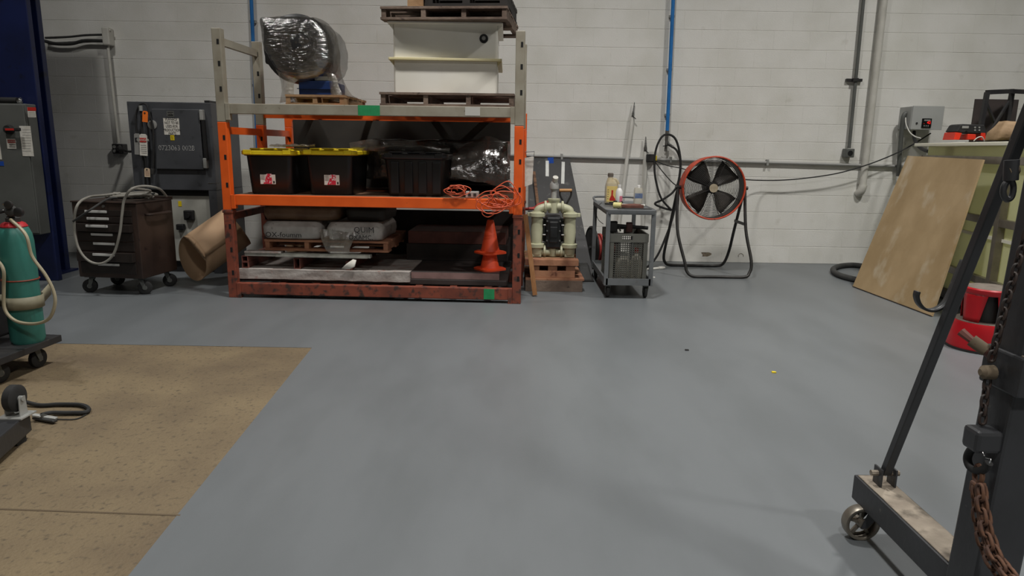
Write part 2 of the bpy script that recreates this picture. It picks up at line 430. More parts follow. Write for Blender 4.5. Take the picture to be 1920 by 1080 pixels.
# ================================================================ left: blue column, cabinet
xr = fl(130, 508).x                                   # right edge of the rear flange
t = thing('steel_column', 'tall navy blue steel column of a machine standing by the block wall', 'column', (-5.1, 6.9, 0))
obj('front_flange', bx(-6.6, at(60, 100, 6.5).x, 6.5, 6.56, 0, 3.45), 'navy', t, w=True, bevel=.006)
obj('web', bx(-5.6, -4.93, 6.56, 6.98, 0, 3.45), 'navy', t, w=True)
obj('rear_flange', bx(-6.6, xr, 6.98, 7.05, 0, 3.45), 'navy', t, w=True, bevel=.006)
obj('base_plate', bx(-6.6, xr+.05, 6.45, 7.1, 0, .02), 'navy', t, w=True)

Yc = 6.34
c0, c1 = at(67, 196, Yc+.14), at(92, 437, Yc+.14); xl, xrr = -5.9, (c0.x+c1.x)/2
t = thing('electrical_cabinet', 'dark grey electrical cabinet with red rotary disconnect on the blue column', 'cabinet', (xrr-.4, Yc+.07, c1.z))
obj('body', bx(xl, xrr, Yc+.01, Yc+.155, c1.z, c0.z), 'cab_grey', t, w=True, bevel=.008)
obj('door', bx(xl, xrr-.006, Yc-.008, Yc+.01, c1.z+.015, c0.z-.01), 'cab_grey', t, w=True, bevel=.004)
def plate(name, x0, y0, x1, y1, Y, m, parent, th=.002, gap=.0):
    """thin upright plate whose corners lie at these picture points at depth Y"""
    a, b = at(x0, y0, Y), at(x1, y1, Y)
    return obj(name, bx(min(a.x, b.x), max(a.x, b.x), Y-th-gap, Y-gap, min(a.z, b.z), max(a.z, b.z)), m, parent, w=True)
Yd = Yc-.008
sw = obj('disconnect_handle', lathe(B(), [(.035, -.02), (.042, 0), (.042, .025)], at(19, 243, Yd)-V((0, .022, 0)), 20, 'y'), 'rubber', t, w=True, smooth=True)
obj('lever', bar(B(), at(16, 243, Yd)-V((0, .05, 0)), at(45, 243, Yd)-V((0, .05, 0)), .035, .03), 'rubber', sw, w=True, bevel=.008)
obj('grip', bar(B(), at(20, 243, Yd)-V((0, .066, 0)), at(36, 243, Yd)-V((0, .066, 0)), .006, .018), 'label_red', sw, w=True)
s = plate('notice_sheet', 36, 236, 64, 293, Yd, 'label_white', t, gap=.001)
for i in range(9):
    plate('print_line', 42, 243+i*5, 58, 244+i*5, Yd-.003, 'label_grey', s, .0005)
s = plate('danger_sticker', 12, 260, 31, 279, Yd, 'label_white', t, gap=.001)
plate('red_band', 14, 262, 29, 268, Yd-.003, 'label_red', s, .001)
text('sticker_text', 'DANGER', .022, 'label_white', s, WM[t].inverted() @ at(21.5, 265, Yd-.005))
plate('print_line', 17, 271, 29, 272, Yd-.003, 'ink', s, .0005); plate('print_line', 17, 275, 29, 276, Yd-.003, 'ink', s, .0005)
s = plate('warning_sticker', 51, 201, 68, 220, Yd, 'label_white', t, gap=.001)
plate('red_band', 51, 201, 68, 208, Yd-.003, 'label_red', s, .001)
for i in range(3): plate('print_line', 54, 211+i*3, 66, 212+i*3, Yd-.003, 'label_grey', s, .0005)
plate('blue_sticker', -20, 302, 8, 311, Yd, 'blue_sticker', t, gap=.001)
plate('paper_strip', -20, 260, 4, 299, Yd, 'label_white', t, gap=.001)
t = thing('air_fitting', 'short black hose fitting with chrome tip lying on the grey electrical cabinet', 'fitting', at(15, 192, Yc+.1))
z = c0.z
obj('hose', cyl(B(), V((at(-20, 190, Yc+.1).x, Yc+.1, z+.03)), V((at(33, 190, Yc+.1).x, Yc+.1, z+.03)), .028), 'rubber', t, w=True, smooth=True)
obj('tip', lathe(B(), [(.018, 0), (.03, .01), (.03, .03), (.012, .045)], V((at(33, 190, Yc+.1).x, Yc+.1, z+.03)), 16, 'x'), 'chrome', t, w=True, smooth=True)

# ================================================================ wall services on the left
Yw = W-.06
t = thing('conduit_drop', 'white wall conduit running from a junction fitting down to a grey outlet box', 'conduit', at(222, 285, Yw))
obj('pipe', cyl(B(), at(202, 84, Yw), at(222, 268, Yw), .016, seg=12), 'white_conduit', t, w=True, smooth=True)
a = at(202, 68, Yw)
obj('junction_fitting', bx(a.x-.04, a.x+.04, a.y-.05, W-.001, a.z-.1, a.z+.09), 'white_conduit', t, w=True, bevel=.012)
obj('fitting_screw', cyl(B(), a+V((.035, -.02, .06)), a+V((.055, -.02, .06)), .012, seg=10), 'white_conduit', t, w=True)
a = at(224, 279, Yw)
bo = obj('outlet_box', bx(a.x-.065, a.x+.065, Yw-.04, W-.001, a.z-.055, a.z+.055), 'dark_steel', t, w=True, bevel=.008)
for dx in (-.035, .03):
    for dz in (-.025, .022): obj('socket', lathe(B(), [(.018, 0), (.018, -.004)], (a.x+dx, Yw-.04, a.z+dz), 14, 'y'), 'label_grey', bo, w=True)
obj('plug', lathe(B(), [(.03, 0), (.03, -.035), (.016, -.06)], (a.x+.035, Yw-.04, a.z), 16, 'y'), 'rubber', t, w=True, smooth=True)
bm = B(); tube(bm, spline([at(85, 71, Yw), at(130, 69, Yw), at(160, 66, Yw), at(193, 65, Yw)]), .012, 8)
tag(obj('wall_cable', bm, 'rubber_grey', smooth=True), 'thin grey cable running level from the white junction fitting to the blue column', 'cable')
bm = B(); tube(bm, spline([at(84, 77, Yw), at(105, 82, Yw), at(135, 82, Yw), at(160, 76, Yw), at(200, 77, Yw)]), .018, 8)
tag(obj('wall_cable', bm, 'rubber_grey', smooth=True), 'thicker sagging grey cable below the thin one on the upper block wall', 'cable')
bm = B(); tube(bm, spline([at(232, 281, Yw-.06), at(240, 284, Yw-.1), at(250, 284, 7.4), at(262, 284, 7.3)]), .013, 8)
tag(obj('power_cable', bm, 'rubber', smooth=True), 'black power cable from the grey wall outlet box to the furnace', 'cable')

# ================================================================ furnace
Yf = 7.0
x0, x1, zt = at(238, 300, Yf).x+.06, at(402, 300, Yf).x, at(300, 191, Yf).z
x0 = -3.80
t = thing('furnace', 'large dark grey heat-treat furnace with signs on its door beside the orange rack', 'furnace', ((x0+x1)/2, 7.3, 0))
obj('body', bx(x0, x1, Yf, 7.68, at(300, 356, Yf).z, zt), 'furnace', t, w=True, bevel=.006)
zl = at(300, 356, Yf).z
obj('lower_slot', bx(x0+.05, x1-.06, Yf+.06, 7.66, zl-.06, zl), 'furnace_black', t, w=True)
lp = obj('lower_panel', bx(x0+.05, x1-.08, Yf+.05, 7.66, .12, zl-.06), 'panel_grey', t, w=True)
for xa in (x0, x1-.08): obj('leg', bx(xa, xa+.08, Yf, 7.68, 0, zl), 'furnace', t, w=True)
obj('kick_plate', bx(x0+.08, x1-.08, Yf+.08, 7.6, 0, .12), 'furnace_black', t, w=True)
p = at(357, 403, Yf+.05); o = obj('switch_box', bx(p.x-.05, p.x+.05, Yf-.0, Yf+.05, p.z-.05, p.z+.05), 'furnace_black', lp, w=True, bevel=.01)
obj('switch_knob', cyl(B(), (p.x, Yf, p.z), (p.x, Yf-.03, p.z), .025), 'furnace_black', lp, w=True)
p = at(341, 425, Yf+.05); obj('power_inlet', bx(p.x-.04, p.x+.04, Yf+.0, Yf+.05, p.z-.03, p.z+.03), 'furnace_black', lp, w=True, bevel=.01)
o = plate('hazard_sticker', 334, 377, 341, 387, Yf+.05, 'yellow', lp, gap=.001)
door = None
a, b = at(286, 204, Yf), at(384, 318, Yf)
door = obj('door', bx(a.x, b.x, Yf-.03, Yf, b.z, a.z), 'furnace', t, w=True, bevel=.006)
for yy in (216, 306):
    p = at(381 if yy < 250 else 388, yy, Yf)
    obj('hinge', bx(p.x-.018, p.x+.018, Yf-.05, Yf, p.z-.05, p.z+.05), 'galv', door, w=True, bevel=.006)
obj('hinge_rod', bar(B(), at(381, 225, Yf-.03), at(388, 300, Yf-.03), .03, .03), 'furnace_black', door, w=True)
obj('top_vent', bx(at(383, 190, Yf).x, x1-.01, Yf, Yf+.2, zt, zt+.02), 'furnace_black', t, w=True)
o = plate('latch', 390, 343, 411, 344.5, Yf, 'chrome', t)
Yp = Yf-.03; Minv = WM[t].inverted()
s = plate('warning_sign', 306, 221.5, 338, 253, Yp, 'label_white', door, gap=.001)
ctr = at(322, 237.3, Yp-.004)
text('sign_text', 'FURNACE\nNOT TO BE\nUSED FOR\nPRODUCTION\nPARTS', .036, 'ink', s, Minv @ ctr, space=.95, sx=.72)
s = plate('maker_plate', 312, 208, 327, 219, Yp, 'cab_grey', door, gap=.001)
o = plate('plate_face', 314, 210, 325, 217, Yp-.002, 'furnace_black', s)
text('plate_text', 'DSTB', .024, 'label_grey', s, Minv @ at(319.5, 213.5, Yp-.006))
s = plate('caution_sticker', 319.5, 253.5, 327.5, 263, Yp, 'yellow', door, gap=.001)
plate('print_line', 321.5, 255, 323, 261.5, Yp-.003, 'ink', s, .0005); plate('print_line', 324.5, 255, 325.5, 261.5, Yp-.003, 'ink', s, .0005)
text('chalk_number', '0723063 0028', .072, 'chalk', door, Minv @ at(331, 278, Yp-.002), ext=.0003, sx=.86)
o = obj('sight_disc', lathe(B(), [(.045, 0), (.045, -.008), (.03, -.012)], at(286, 234, Yp), 20, 'y'), 'label_grey', door, w=True, smooth=True)
# cable loop and tags hung on the furnace front
Yq = Yf-.05
bm = B()
tube(bm, spline([at(276, 440, Yq), at(272, 330, Yq), at(266, 285, Yq), at(257, 250, Yq), at(255, 218, Yq), at(260, 200, Yq), at(268, 194, Yq), at(276, 199, Yq), at(282, 220, Yq), at(287, 240, Yq), at(288, 280, Yq), at(287, 322, Yq)]), .0095, 8)
tube(bm, spline([at(263, 200, Yq-.02), at(266, 230, Yq-.02), at(268, 255, Yq-.02), at(272, 290, Yq-.02), at(274, 315, Yq-.02)]), .008, 8)
cl = thing('furnace_cable', 'black power cable looped on the furnace front beside the door', 'cable', at(270, 250, Yq))
obj('loop', bm, 'rubber', cl, w=True, smooth=True)
obj('connector', cyl(B(), at(263.5, 198, Yq-.025), at(264.5, 208, Yq-.025), .018, seg=12), 'galv', cl, w=True, smooth=True)
obj('plug', cyl(B(), at(286, 316, Yq), at(285.5, 327, Yq), .02, seg=12), 'rubber_grey', cl, w=True, smooth=True)
def tagplate(name, px0, py0, px1, py1, Y, m, label, tilt=0):
    a, b = at(px0, py0, Y), at(px1, py1, Y); c = (a+b)/2; wd, hh = b.x-a.x, a.z-b.z
    tt = thing(name, label, 'tag', c-V((0, 0, hh/2)))
    k = min(wd, hh)*.2
    pts = [(-wd/2, 0, -hh/2), (wd/2, 0, -hh/2), (wd/2, 0, hh/2-k), (wd/2-k, 0, hh/2), (-wd/2+k, 0, hh/2), (-wd/2, 0, hh/2-k)]
    M = Matrix.Rotation(tilt, 4, 'Y')
    pts = [V((0, 0, hh/2)) + M @ V(p) for p in pts]
    return tt, obj('card', prism(B(), pts, (0, .002, 0)), m, tt), M, wd, hh
tt, cdp, M, wd, hh = tagplate('hang_tag', 266, 208, 278, 229, Yq-.05, 'tag_orange', 'bright orange tag tied to the furnace cable', .12)
obj('eyelet', lathe(B(), [(.008, 0), (.008, -.003)], (0, 0, hh-.02), 10, 'y'), 'ink', cdp)
tt, cdp, M, wd, hh = tagplate('hang_tag', 270, 315, 282, 332, Yq-.05, 'tag_cream', 'cream paper tag hanging from the lower furnace cable', .05)
obj('eyelet', lathe(B(), [(.007, 0), (.007, -.003)], (0, 0, hh-.015), 10, 'y'), 'ink', cdp)
for i in range(4): obj('print_line', bx(-wd*.35, wd*.35, -.0015, 0, hh*(.2+.15*i), hh*(.22+.15*i)), 'copper_bits', cdp)
tt, cdp, M, wd, hh = tagplate('lockout_tag', 260, 251, 278, 292, Yq-.035, 'label_white', 'white lockout tag with a red danger band hanging on the furnace', .06)
obj('red_band', bx(-wd*.42, wd*.42, -.003, -.0005, hh*.62, hh*.82), 'label_red', cdp)
text('tag_text', 'DANGER', .03, 'label_white', cdp, (0, -.004, hh*.72))
for i in range(5): obj('print_line', bx(-wd*.35, wd*.35, -.002, -.0005, hh*(.12+.09*i), hh*(.135+.09*i)), 'label_grey', cdp)
tt, cdp, M, wd, hh = tagplate('lockout_tag', 250, 250, 265, 290, Yq-.022, 'label_grey', 'grey lockout tag half hidden behind the white danger tag', .06)
obj('black_mark', bx(-wd*.3, wd*.1, -.003, -.0005, hh*.6, hh*.8), 'ink', cdp)

# ================================================================ rolling tool cabinet
ry = R(-7); cw, cdp_, ch = .60, .50, .80
M0 = Matrix.Translation((-3.46, 6.17, 0)) @ Matrix.Rotation(ry, 4, 'Z')
t = thing('tool_cabinet', 'dark brown rolling tool cabinet with seven drawers beside the furnace', 'tool cabinet', (-3.46, 6.17, 0), ry)
hw, hd, zb = cw/2, cdp_/2, .15
obj('body', bx(-hw, hw, -hd, hd, zb, ch), 'brown_paint', t, bevel=.006)
obj('top_tray', box(box(B(), -hw-.005, hw+.005, -hd-.01, hd+.01, ch, ch+.012), -hw-.005, hw+.005, hd-.01, hd+.01, ch+.012, ch+.03), 'brown_paint', t, bevel=.003)
zs = [(.745, .69), (.685, .63), (.625, .555), (.55, .475), (.47, .385), (.38, .295), (.29, .19)]
for i, (za, zc) in enumerate(zs):
    pr = .045 if i in (2, 5) else .008
    dw = obj('drawer', bx(-hw+.03, hw-.05, -hd-pr, -hd+.02, zc+.003, za-.003), 'drawer_black', t, bevel=.003)
    zz = za-.018; hx = (-.02+.012*i-.05)
    obj('handle', bx(hx-.10, hx+.10, -hd-pr-.014, -hd-pr, zz-.012, zz+.010), 'aluminium', dw, bevel=.004)
obj('lock', cyl(B(), (.0, -hd, .772), (.0, -hd-.012, .772), .012, seg=14), 'steel', t)
obj('side_handle', tube(B(), spline([(hw, -.14, .70), (hw+.05, -.13, .70), (hw+.05, .13, .70), (hw, .14, .70)], 5), .012, 8), 'brown_paint', t, smooth=True)
def caster(parent, x, y, r, zmount, ang=0, wm='rubber', th=.035, w=False):
    """fork and wheel; r wheel radius, wheel stands on z=0"""
    M = Matrix.Translation((x, y, 0)) @ Matrix.Rotation(ang, 4, 'Z')
    bm = B(); off = r*.45
    box(bm, -.05*r/.06, .05*r/.06, -.045*r/.06, .045*r/.06, zmount-.006, zmount)
    for s in (-1, 1):
        y_ = s*(th/2+.006)
        prism(bm, [(-.02, y_-.002, zmount-.006), (.02, y_-.002, zmount-.006), (off+.012, y_-.002, r-.012), (off-.012, y_-.002, r-.012)], (0, .004, 0))
    box(bm, -.022, .022, -th/2-.008, th/2+.008, zmount-.02, zmount-.006)
    bm.transform(M); f = obj('caster_fork', bm, 'cab_grey', parent, w=w)
    bm = B(); lathe(bm, [(r*.35, -th/2), (r*.85, -th/2), (r, -th/2+.006), (r, th/2-.006), (r*.85, th/2), (r*.35, th/2)], (off, 0, r), 24, 'y'); bm.transform(M)
    wh = obj('caster_wheel', bm, wm, f, w=w, smooth=True)
    bm = B(); lathe(bm, [(r*.34, -th/2-.001), (r*.34, th/2+.001)], (off, 0, r), 16, 'y'); bm.transform(M)
    obj('hub', bm, 'steel', wh, w=w)
    return f
for sx in (-1, 1):
    for sy in (-1, 1): caster(t, sx*(hw-.07), sy*(hd-.07), .06, zb, R(25 if sx > 0 else 200))
# clutter: hose coil on the cabinet top with one loop hanging in front
def loc2w(p): return M0 @ V(p)
pts = []
for k in range(5*14):
    a = 2*math.pi*k/14; rr = .13+.035*math.sin(k*.37)+.004*k/14
    pts.append((.07+rr*1.25*math.cos(a), .02+rr*math.sin(a), ch+.028+.008*(k/14)+.006*math.sin(k*1.3)))
pts += [(.30, -.05, ch+.10), (.26, -.24, ch+.13)]
bm = B(); tube(bm, [loc2w(p) for p in spline(pts, 4)], .0095, 8)
tag(obj('coiled_hose', bm, 'hose_grey', smooth=True), 'grey hose coiled flat on top of the brown tool cabinet', 'hose')
Yh = 5.79
bm = B()
tube(bm, spline([at(312, 368, 6.2), at(298, 354, 6.0), at(270, 349, 5.9), at(246, 355, Yh), at(233, 375, Yh), at(229, 400, Yh), at(224, 440, Yh), at(212, 478, Yh), at(190, 494, Yh), at(165, 488, Yh), at(146, 462, Yh), at(139, 420, Yh), at(145, 385, Yh), at(165, 370, 5.96), at(195, 366, 6.0), at(225, 362, 6.1)], 8), .0105, 8)
tag(obj('hanging_hose', bm, 'hose_grey', smooth=True), 'grey hose looping down over the drawers of the tool cabinet', 'hose')
bm = B(); tube(bm, spline([at(137, 415, Yh-.02), at(170, 393, Yh-.03), at(205, 372, 5.95), at(235, 372, 6.05), at(265, 370, 6.1), at(290, 362, 6.12)], 6), .009, 8)
tag(obj('air_whip', bm, 'rubber_grey', smooth=True), 'thin dark air line trailing off the left edge of the tool cabinet', 'hose')

# ================================================================ kraft paper rolls
# leaning roll: an unrolled curl, open at its lower end
def roll_bm(p0, p1, r, turns=1.15, n=40, seed=0, end_wave=.0):
    p0, p1 = V(p0), V(p1); d = (p1-p0).normalized(); s = d.cross(V((0, 0, 1))).normalized(); u = s.cross(d)
    bm = B(); rows = []
    for k in range(9):
        t_ = k/8; row = []
        for j in range(n+1):
            a = 2*math.pi*turns*j/n; q = r*(1-.12*j/n)
            e = p0.lerp(p1, t_)
            if k == 0: e = e + d*(end_wave*math.sin(a*1.0+.8))
            row.append(bm.verts.new(e+s*math.cos(a)*q+u*math.sin(a)*q))
        rows.append(row)
    for A, C in zip(rows, rows[1:]):
        for j in range(n): bm.faces.new((A[j], A[j+1], C[j+1], C[j]))
    return bm
o = solid(obj('paper_roll', roll_bm((-3.0, 6.42, .245), (-2.66, 6.66, .52), .215, end_wave=.12), 'kraft', smooth='all'), .004)
tag(o, 'large open kraft paper roll leaning low between the furnace and the rack', 'paper roll')
o = solid(obj('paper_roll', roll_bm((-2.24, 7.2, .0), (-2.26, 7.22, 1.16), .125, 2.2), 'kraft', smooth='all'), .004)
tag(o, 'slim kraft paper roll standing upright behind the corner of the rack', 'paper roll')

# ================================================================ gas bottle on a welding cart
px, py, pz = -2.80, 3.93, .17
t = thing('welding_cart', 'dark steel welding cart on casters standing at the edge of the bare concrete', 'cart', (-3.1, 3.8, 0))
bm = B(); prism(bm, [(-3.9, 3.2, pz-.04), (-2.75, 3.2, pz-.04), (-2.71, 4.03, pz-.04), (-3.9, 4.12, pz-.04)], (0, 0, .04))
obj('platform', bm, 'dark_steel', t, w=True, bevel=.004)
caster(t, -2.80, 3.90, .055, pz-.04, R(80), w=True)
caster(t, -2.83, 3.62, .055, pz-.04, R(70), w=True)
sb = bx(-3.75, -3.02, 3.55, 4.1, pz, .62); o = obj('welder_body', sb, 'furnace_black', t, w=True, bevel=.015)
for i, (m_, yy, zz) in enumerate((('copper_bits', 3.60, .26), ('copper_bits', 3.66, .24), ('chrome', 3.63, .33))):
    obj('terminal', lathe(B(), [(.02, 0), (.02, .03), (.01, .05)], (-3.02, yy+.02, zz), 12, 'x'), m_, o, w=True, smooth=True)
obj('control_knob', lathe(B(), [(.025, 0), (.02, .025)], (-3.02, 3.8, .45), 14, 'x'), 'label_grey', o, w=True, smooth=True)
for xq in (-3.1, -2.95): obj('back_post', bx(xq-.012, xq+.012, 4.03, 4.054, pz, .75), 'dark_steel', t, w=True)
cb = V((-2.805, 3.88, pz)); cr = .087
ctop = at(40, 420, cb.y).z
bm = B(); lathe(bm, [(cr*.9, 0), (cr, .02), (cr, ctop-pz-.10), (cr*.94, ctop-pz-.055), (cr*.78, ctop-pz-.02), (cr*.5, ctop-pz+.002)], cb, 32)
g = thing('gas_cylinder', 'teal gas cylinder with red collar and regulator standing on the welding cart', 'gas cylinder', cb)
obj('bottle', bm, 'teal', g, w=True, smooth=True)
zt2 = ctop
obj('collar', lathe(B(), [(.064, 0), (.068, .008), (.056, .026), (.042, .032)], (cb.x, cb.y, zt2-.02), 24), 'red_collar', g, w=True, smooth=True)
obj('neck_ring', lathe(B(), [(.036, 0), (.036, .022), (.026, .032)], (cb.x, cb.y, zt2+.012), 20), 'rubber_grey', g, w=True, smooth=True)
va = obj('valve', lathe(B(), [(.014, 0), (.014, .04), (.02, .044), (.02, .055), (.009, .062)], (cb.x-.012, cb.y, zt2+.04), 16), 'brass', g, w=True, smooth=True)
obj('valve_wheel', lathe(B(), [(.008, 0), (.024, .005), (.026, .016), (.008, .021)], (cb.x-.02, cb.y, zt2+.1), 18), 'chrome', va, w=True, smooth=True)
rg = obj('regulator', lathe(B(), [(.018, -.022), (.028, -.015), (.030, .01), (.02, .02), (.009, .024)], (cb.x+.018, cb.y-.03, zt2+.075), 20, 'y'), 'rubber_grey', g, w=True, smooth=True)
obj('gauge', lathe(B(), [(.022, 0), (.026, -.008), (.026, -.024), (.021, -.027)], (cb.x+.062, cb.y-.02, zt2+.07), 20, 'y'), 'dark_steel', rg, w=True, smooth=True)
obj('gauge', lathe(B(), [(.018, 0), (.022, -.008), (.022, -.02), (.017, -.022)], (cb.x+.028, cb.y-.045, zt2+.112), 20, 'y'), 'dark_steel', rg, w=True, smooth=True)
obj('adjusting_screw', cyl(B(), (cb.x-.022, cb.y-.04, zt2+.075), (cb.x-.024, cb.y-.085, zt2+.068), .012, seg=12), 'chrome', rg, w=True, smooth=True)
obj('wire_tie', tube(B(), [V((cb.x+math.cos(a)*(cr+.003), cb.y+math.sin(a)*(cr+.003), at(60, 523, cb.y).z)) for a in [2*math.pi*i/28 for i in range(28)]], .004, 6, True), 'copper_bits', g, w=True)
# strap round the bottle, tied back to the cart
zs_ = at(60, 572, cb.y-.1).z
A = []
for i in range(15):
    a = R(60-250*i/14); A.append(V((cb.x+math.cos(a)*(cr+.012), cb.y+math.sin(a)*(cr+.012), zs_)))
A = [V((cb.x+.02, 4.09, zs_+.03))] + A + [V((-3.6, 3.74, zs_-.03))]
bm = sheet(B(), [p+V((0, 0, .035)) for p in A], [p-V((0, 0, .035)) for p in A], 1)
o = solid(obj('retaining_band', bm, 'strap', t, w=True, smooth='all'), .005)
Yz = 3.74
bm = B(); tube(bm, spline([V((cb.x+.03, cb.y-.06, zt2+.03)), at(48, 440, Yz), at(60, 480, Yz), at(85, 515, Yz), at(100, 545, Yz), at(103, 570, Yz), at(92, 597, Yz), at(65, 607, Yz), at(30, 602, Yz), at(9, 580, Yz), at(7, 540, Yz), at(6, 505, Yz), at(-10, 482, Yz+.1)], 8), .009, 8)
tag(obj('gas_hose', bm, 'hose_tan', smooth=True), 'tan gas hose hanging in a loop in front of the teal cylinder', 'hose')
t = thing('torch_bundle', 'dark welding torch parts with orange tips lying on the welder', 'torch', (-3.1, 3.7, .62))
obj('handle', cyl(B(), (-3.35, 3.68, .66), (-3.03, 3.64, .65), .022, seg=12), 'rubber', t, w=True, smooth=True)
obj('nozzle', cyl(B(), (-3.03, 3.64, .65), (-2.97, 3.632, .65), .018, .012, seg=12), 'copper_bits', t, w=True, smooth=True)
obj('lever', bar(B(), (-3.25, 3.66, .68), (-3.06, 3.63, .69), .02, .01), 'galv', t, w=True)

# ================================================================ lower left: frame end with caster, cable, clamp
a, b = fl(60, 772, .12), fl(-60, 874, .12)
d = (a-b).normalized(); a2 = a
t = thing('frame_beam', 'black steel tube frame leg with a caster bolted at its end on the bare concrete', 'frame', (a.x-.05, a.y, 0))
side = V((-d.y, d.x, 0))*.055
p1 = a+side; p0 = p1-d*1.1
obj('tube', bar(B(), p0+V((0, 0, -.045)), p1+V((0, 0, -.045)), .09, .09), 'gantry', t, w=True, bevel=.006)
obj('end_cap', bar(B(), p1+V((0, 0, -.045)), p1+d*.004+V((0, 0, -.045)), .086, .086), 'dark_steel', t, w=True)
for k in (.06, .9): obj('foot', bar(B(), p1-d*k+V((0, 0, -.12)), p1-d*k+V((0, 0, -.09)), .06, .06, up=(0, 1, 0)), 'rubber', t, w=True)
q = p1-d*.04+V((.012, 0, 0))
obj('mount_plate', bar(B(), q-V((.055, 0, -.004)), q+V((.055, 0, .004)), .10, .006), 'galv', t, w=True)
fk = B()
for s in (-1, 1): prism(fk, [(q.x+s*.03, q.y-.025, q.z+.006), (q.x+s*.03, q.y+.025, q.z+.006), (q.x+s*.03, q.y+.02, q.z+.09), (q.x+s*.03, q.y-.02, q.z+.09)], (.004*s, 0, 0))
f = obj('caster_fork', fk, 'galv', t, w=True)
wh = obj('caster_wheel', lathe(B(), [(.02, -.022), (.05, -.022), (.06, -.015), (.06, .015), (.05, .022), (.02, .022)], (q.x, q.y, q.z+.083), 24, 'x'), 'rubber', f, w=True, smooth=True)
obj('axle_bolt', lathe(B(), [(.012, -.04), (.012, .04)], (q.x, q.y, q.z+.083), 10, 'x'), 'galv', wh, w=True)
bm = B(); tube(bm, spline([fl(20, 745, .03), fl(70, 759, .012), fl(110, 758, .012), fl(150, 759, .012), fl(166, 766, .012), fl(160, 773, .012), fl(130, 774, .012), fl(95, 774, .014), fl(78, 778, .02)], 7), .0105, 8)
tag(obj('ground_cable', bm, 'rubber', smooth=True), 'black cable lying in a flat loop on the bare concrete', 'cable')
t = thing('ground_clamp', 'steel grounding clamp lying on the bare concrete beside the frame beam', 'clamp', fl(85, 785, 0))
for k, (u0, v0, u1, v1) in enumerate(((62, 778, 106, 785), (64, 783, 104, 790))):
    obj('jaw', bar(B(), fl(u0, v0, .03 if k == 0 else .012), fl(u1, v1, .012), .025, .012), 'dark_steel' if k else 'galv', t, w=True, bevel=.004)
obj('spring', tube(B(), [fl(78, 781, .02), fl(84, 782, .022)], .014, 10), 'steel', t, w=True)
bm = B(); tube(bm, spline([fl(106, 786, .004), fl(140, 786, .003), fl(160, 778, .003), fl(166, 770, .004)], 6), .003, 6)
tag(obj('thin_wire', bm, 'rubber', smooth=True), 'thin dark wire curving from the grounding clamp on the concrete', 'wire')
# ================================================================ pallet rack
YAW = -.034
RO = V((-2.46, 5.885, 0)); RM = Matrix.Translation(RO) @ Matrix.Rotation(YAW, 4, 'Z'); RI = RM.inverted()
def RK(lx, ly, z): return RM @ V((lx, ly, z))
def rp(px, py, ly):                # rack-local point at local depth ly
    o = RI @ CAM; d = RI.to_3x3() @ ray(px, py); return o + d*((ly-o.y)/d.y)
LX, PW = 2.537, .075
D1, D2 = .80, 1.56
rack = thing('pallet_rack', 'tall steel pallet rack painted grey, orange and rust red along the block wall', 'rack', RO, YAW)
ZB = [(.03, .13), (.802, .89), (1.552, 1.636)]
def post(lx, ly, top, name='upright'):
    """one upright as stacked painted lengths"""
    segs = [(0, .76, 'rack_rust'), (.76, 1.487, 'rack_orange'), (1.487, top, 'rack_grey')]
    up_ = obj(name, bx(lx, lx+PW, ly, ly+PW, 0, .76), 'rack_rust', rack, bevel=.005)
    obj('orange_length', bx(lx, lx+PW, ly, ly+PW, .76, 1.487), 'rack_orange', up_, bevel=.005)
    if top > 1.5: obj('grey_length', bx(lx, lx+PW, ly, ly+PW, 1.487, top), 'rack_grey' if ly < 1 else 'rack_orange', up_, bevel=.005)
    obj('splice_collar', bx(lx-.006, lx+PW+.006, ly-.006, ly+PW+.006, .735, .762), 'rack_rust', up_, bevel=.004)
    for z in (.22, .42, .62, .97, 1.2, 1.36, 1.75, 1.95, 2.12):
        if z < top-.05: obj('slot_hole', bx(lx+PW*.55, lx+PW*.80, ly-.0015, ly+.002, z-.02, z+.02), 'black_hole', up_)
    return up_
for lx in (0, LX-PW):
    u1 = post(lx, 0, 2.225); post(lx, D1, 2.235); u3 = post(lx, D2, 1.66)
    for z, m_ in ((2.13, 'rack_grey'), (1.42, 'rack_orange'), (.70, 'rack_rust')):
        obj('brace', bx(lx+.02, lx+PW-.02, PW, D1, z-.03, z+.03), m_, rack)
        if z < 1.5: obj('brace', bx(lx+.02, lx+PW-.02, D1+PW, D2, z-.03, z+.03), m_, rack)
mats = ['rack_rust', 'rack_orange', 'rack_grey']
for i, (z0, z1) in enumerate(ZB):
    fb = obj('beam', bx(PW, LX-PW, .004, .05, z0, z1), mats[i], rack, bevel=.005)
    obj('beam_lip', bx(PW, LX-PW, .045, .075, z1-.03, z1-.004), mats[i], fb)
    for s in (0, 1):
        xa = PW if s == 0 else LX-PW-.035
        obj('end_connector', bx(xa, xa+.035, -.004, .05, z0-.05, z1+.002) if i != 1 else bx(xa, xa+.035, -.004, .05, z0-.03, z1), mats[i], fb, bevel=.003)
    if i == 2:
        a = rp(671, 203, 0); b = rp(712, 203, 0)
        obj('green_tape', bx(a.x, b.x, .0015, .004, z0+.001, z1-.001), 'green_tape', fb)
        a = rp(872, 203, 0); b = rp(900, 203, 0)
        obj('white_scuff', bx(a.x, b.x, .0025, .004, z0+.012, z1-.004), 'white_scuff', fb)
    if i == 0:
        a = rp(907, 545, 0); b = rp(927, 545, 0)
        obj('green_tape', bx(a.x, b.x, .0015, .004, z0+.005, z1-.005), 'green_tape', fb)
    for ly in (D1+.02, D2+.02):
        obj('rear_beam', bx(PW, LX-PW, ly, ly+.046, z0, z1), 'rack_orange' if i else 'rack_rust', rack)
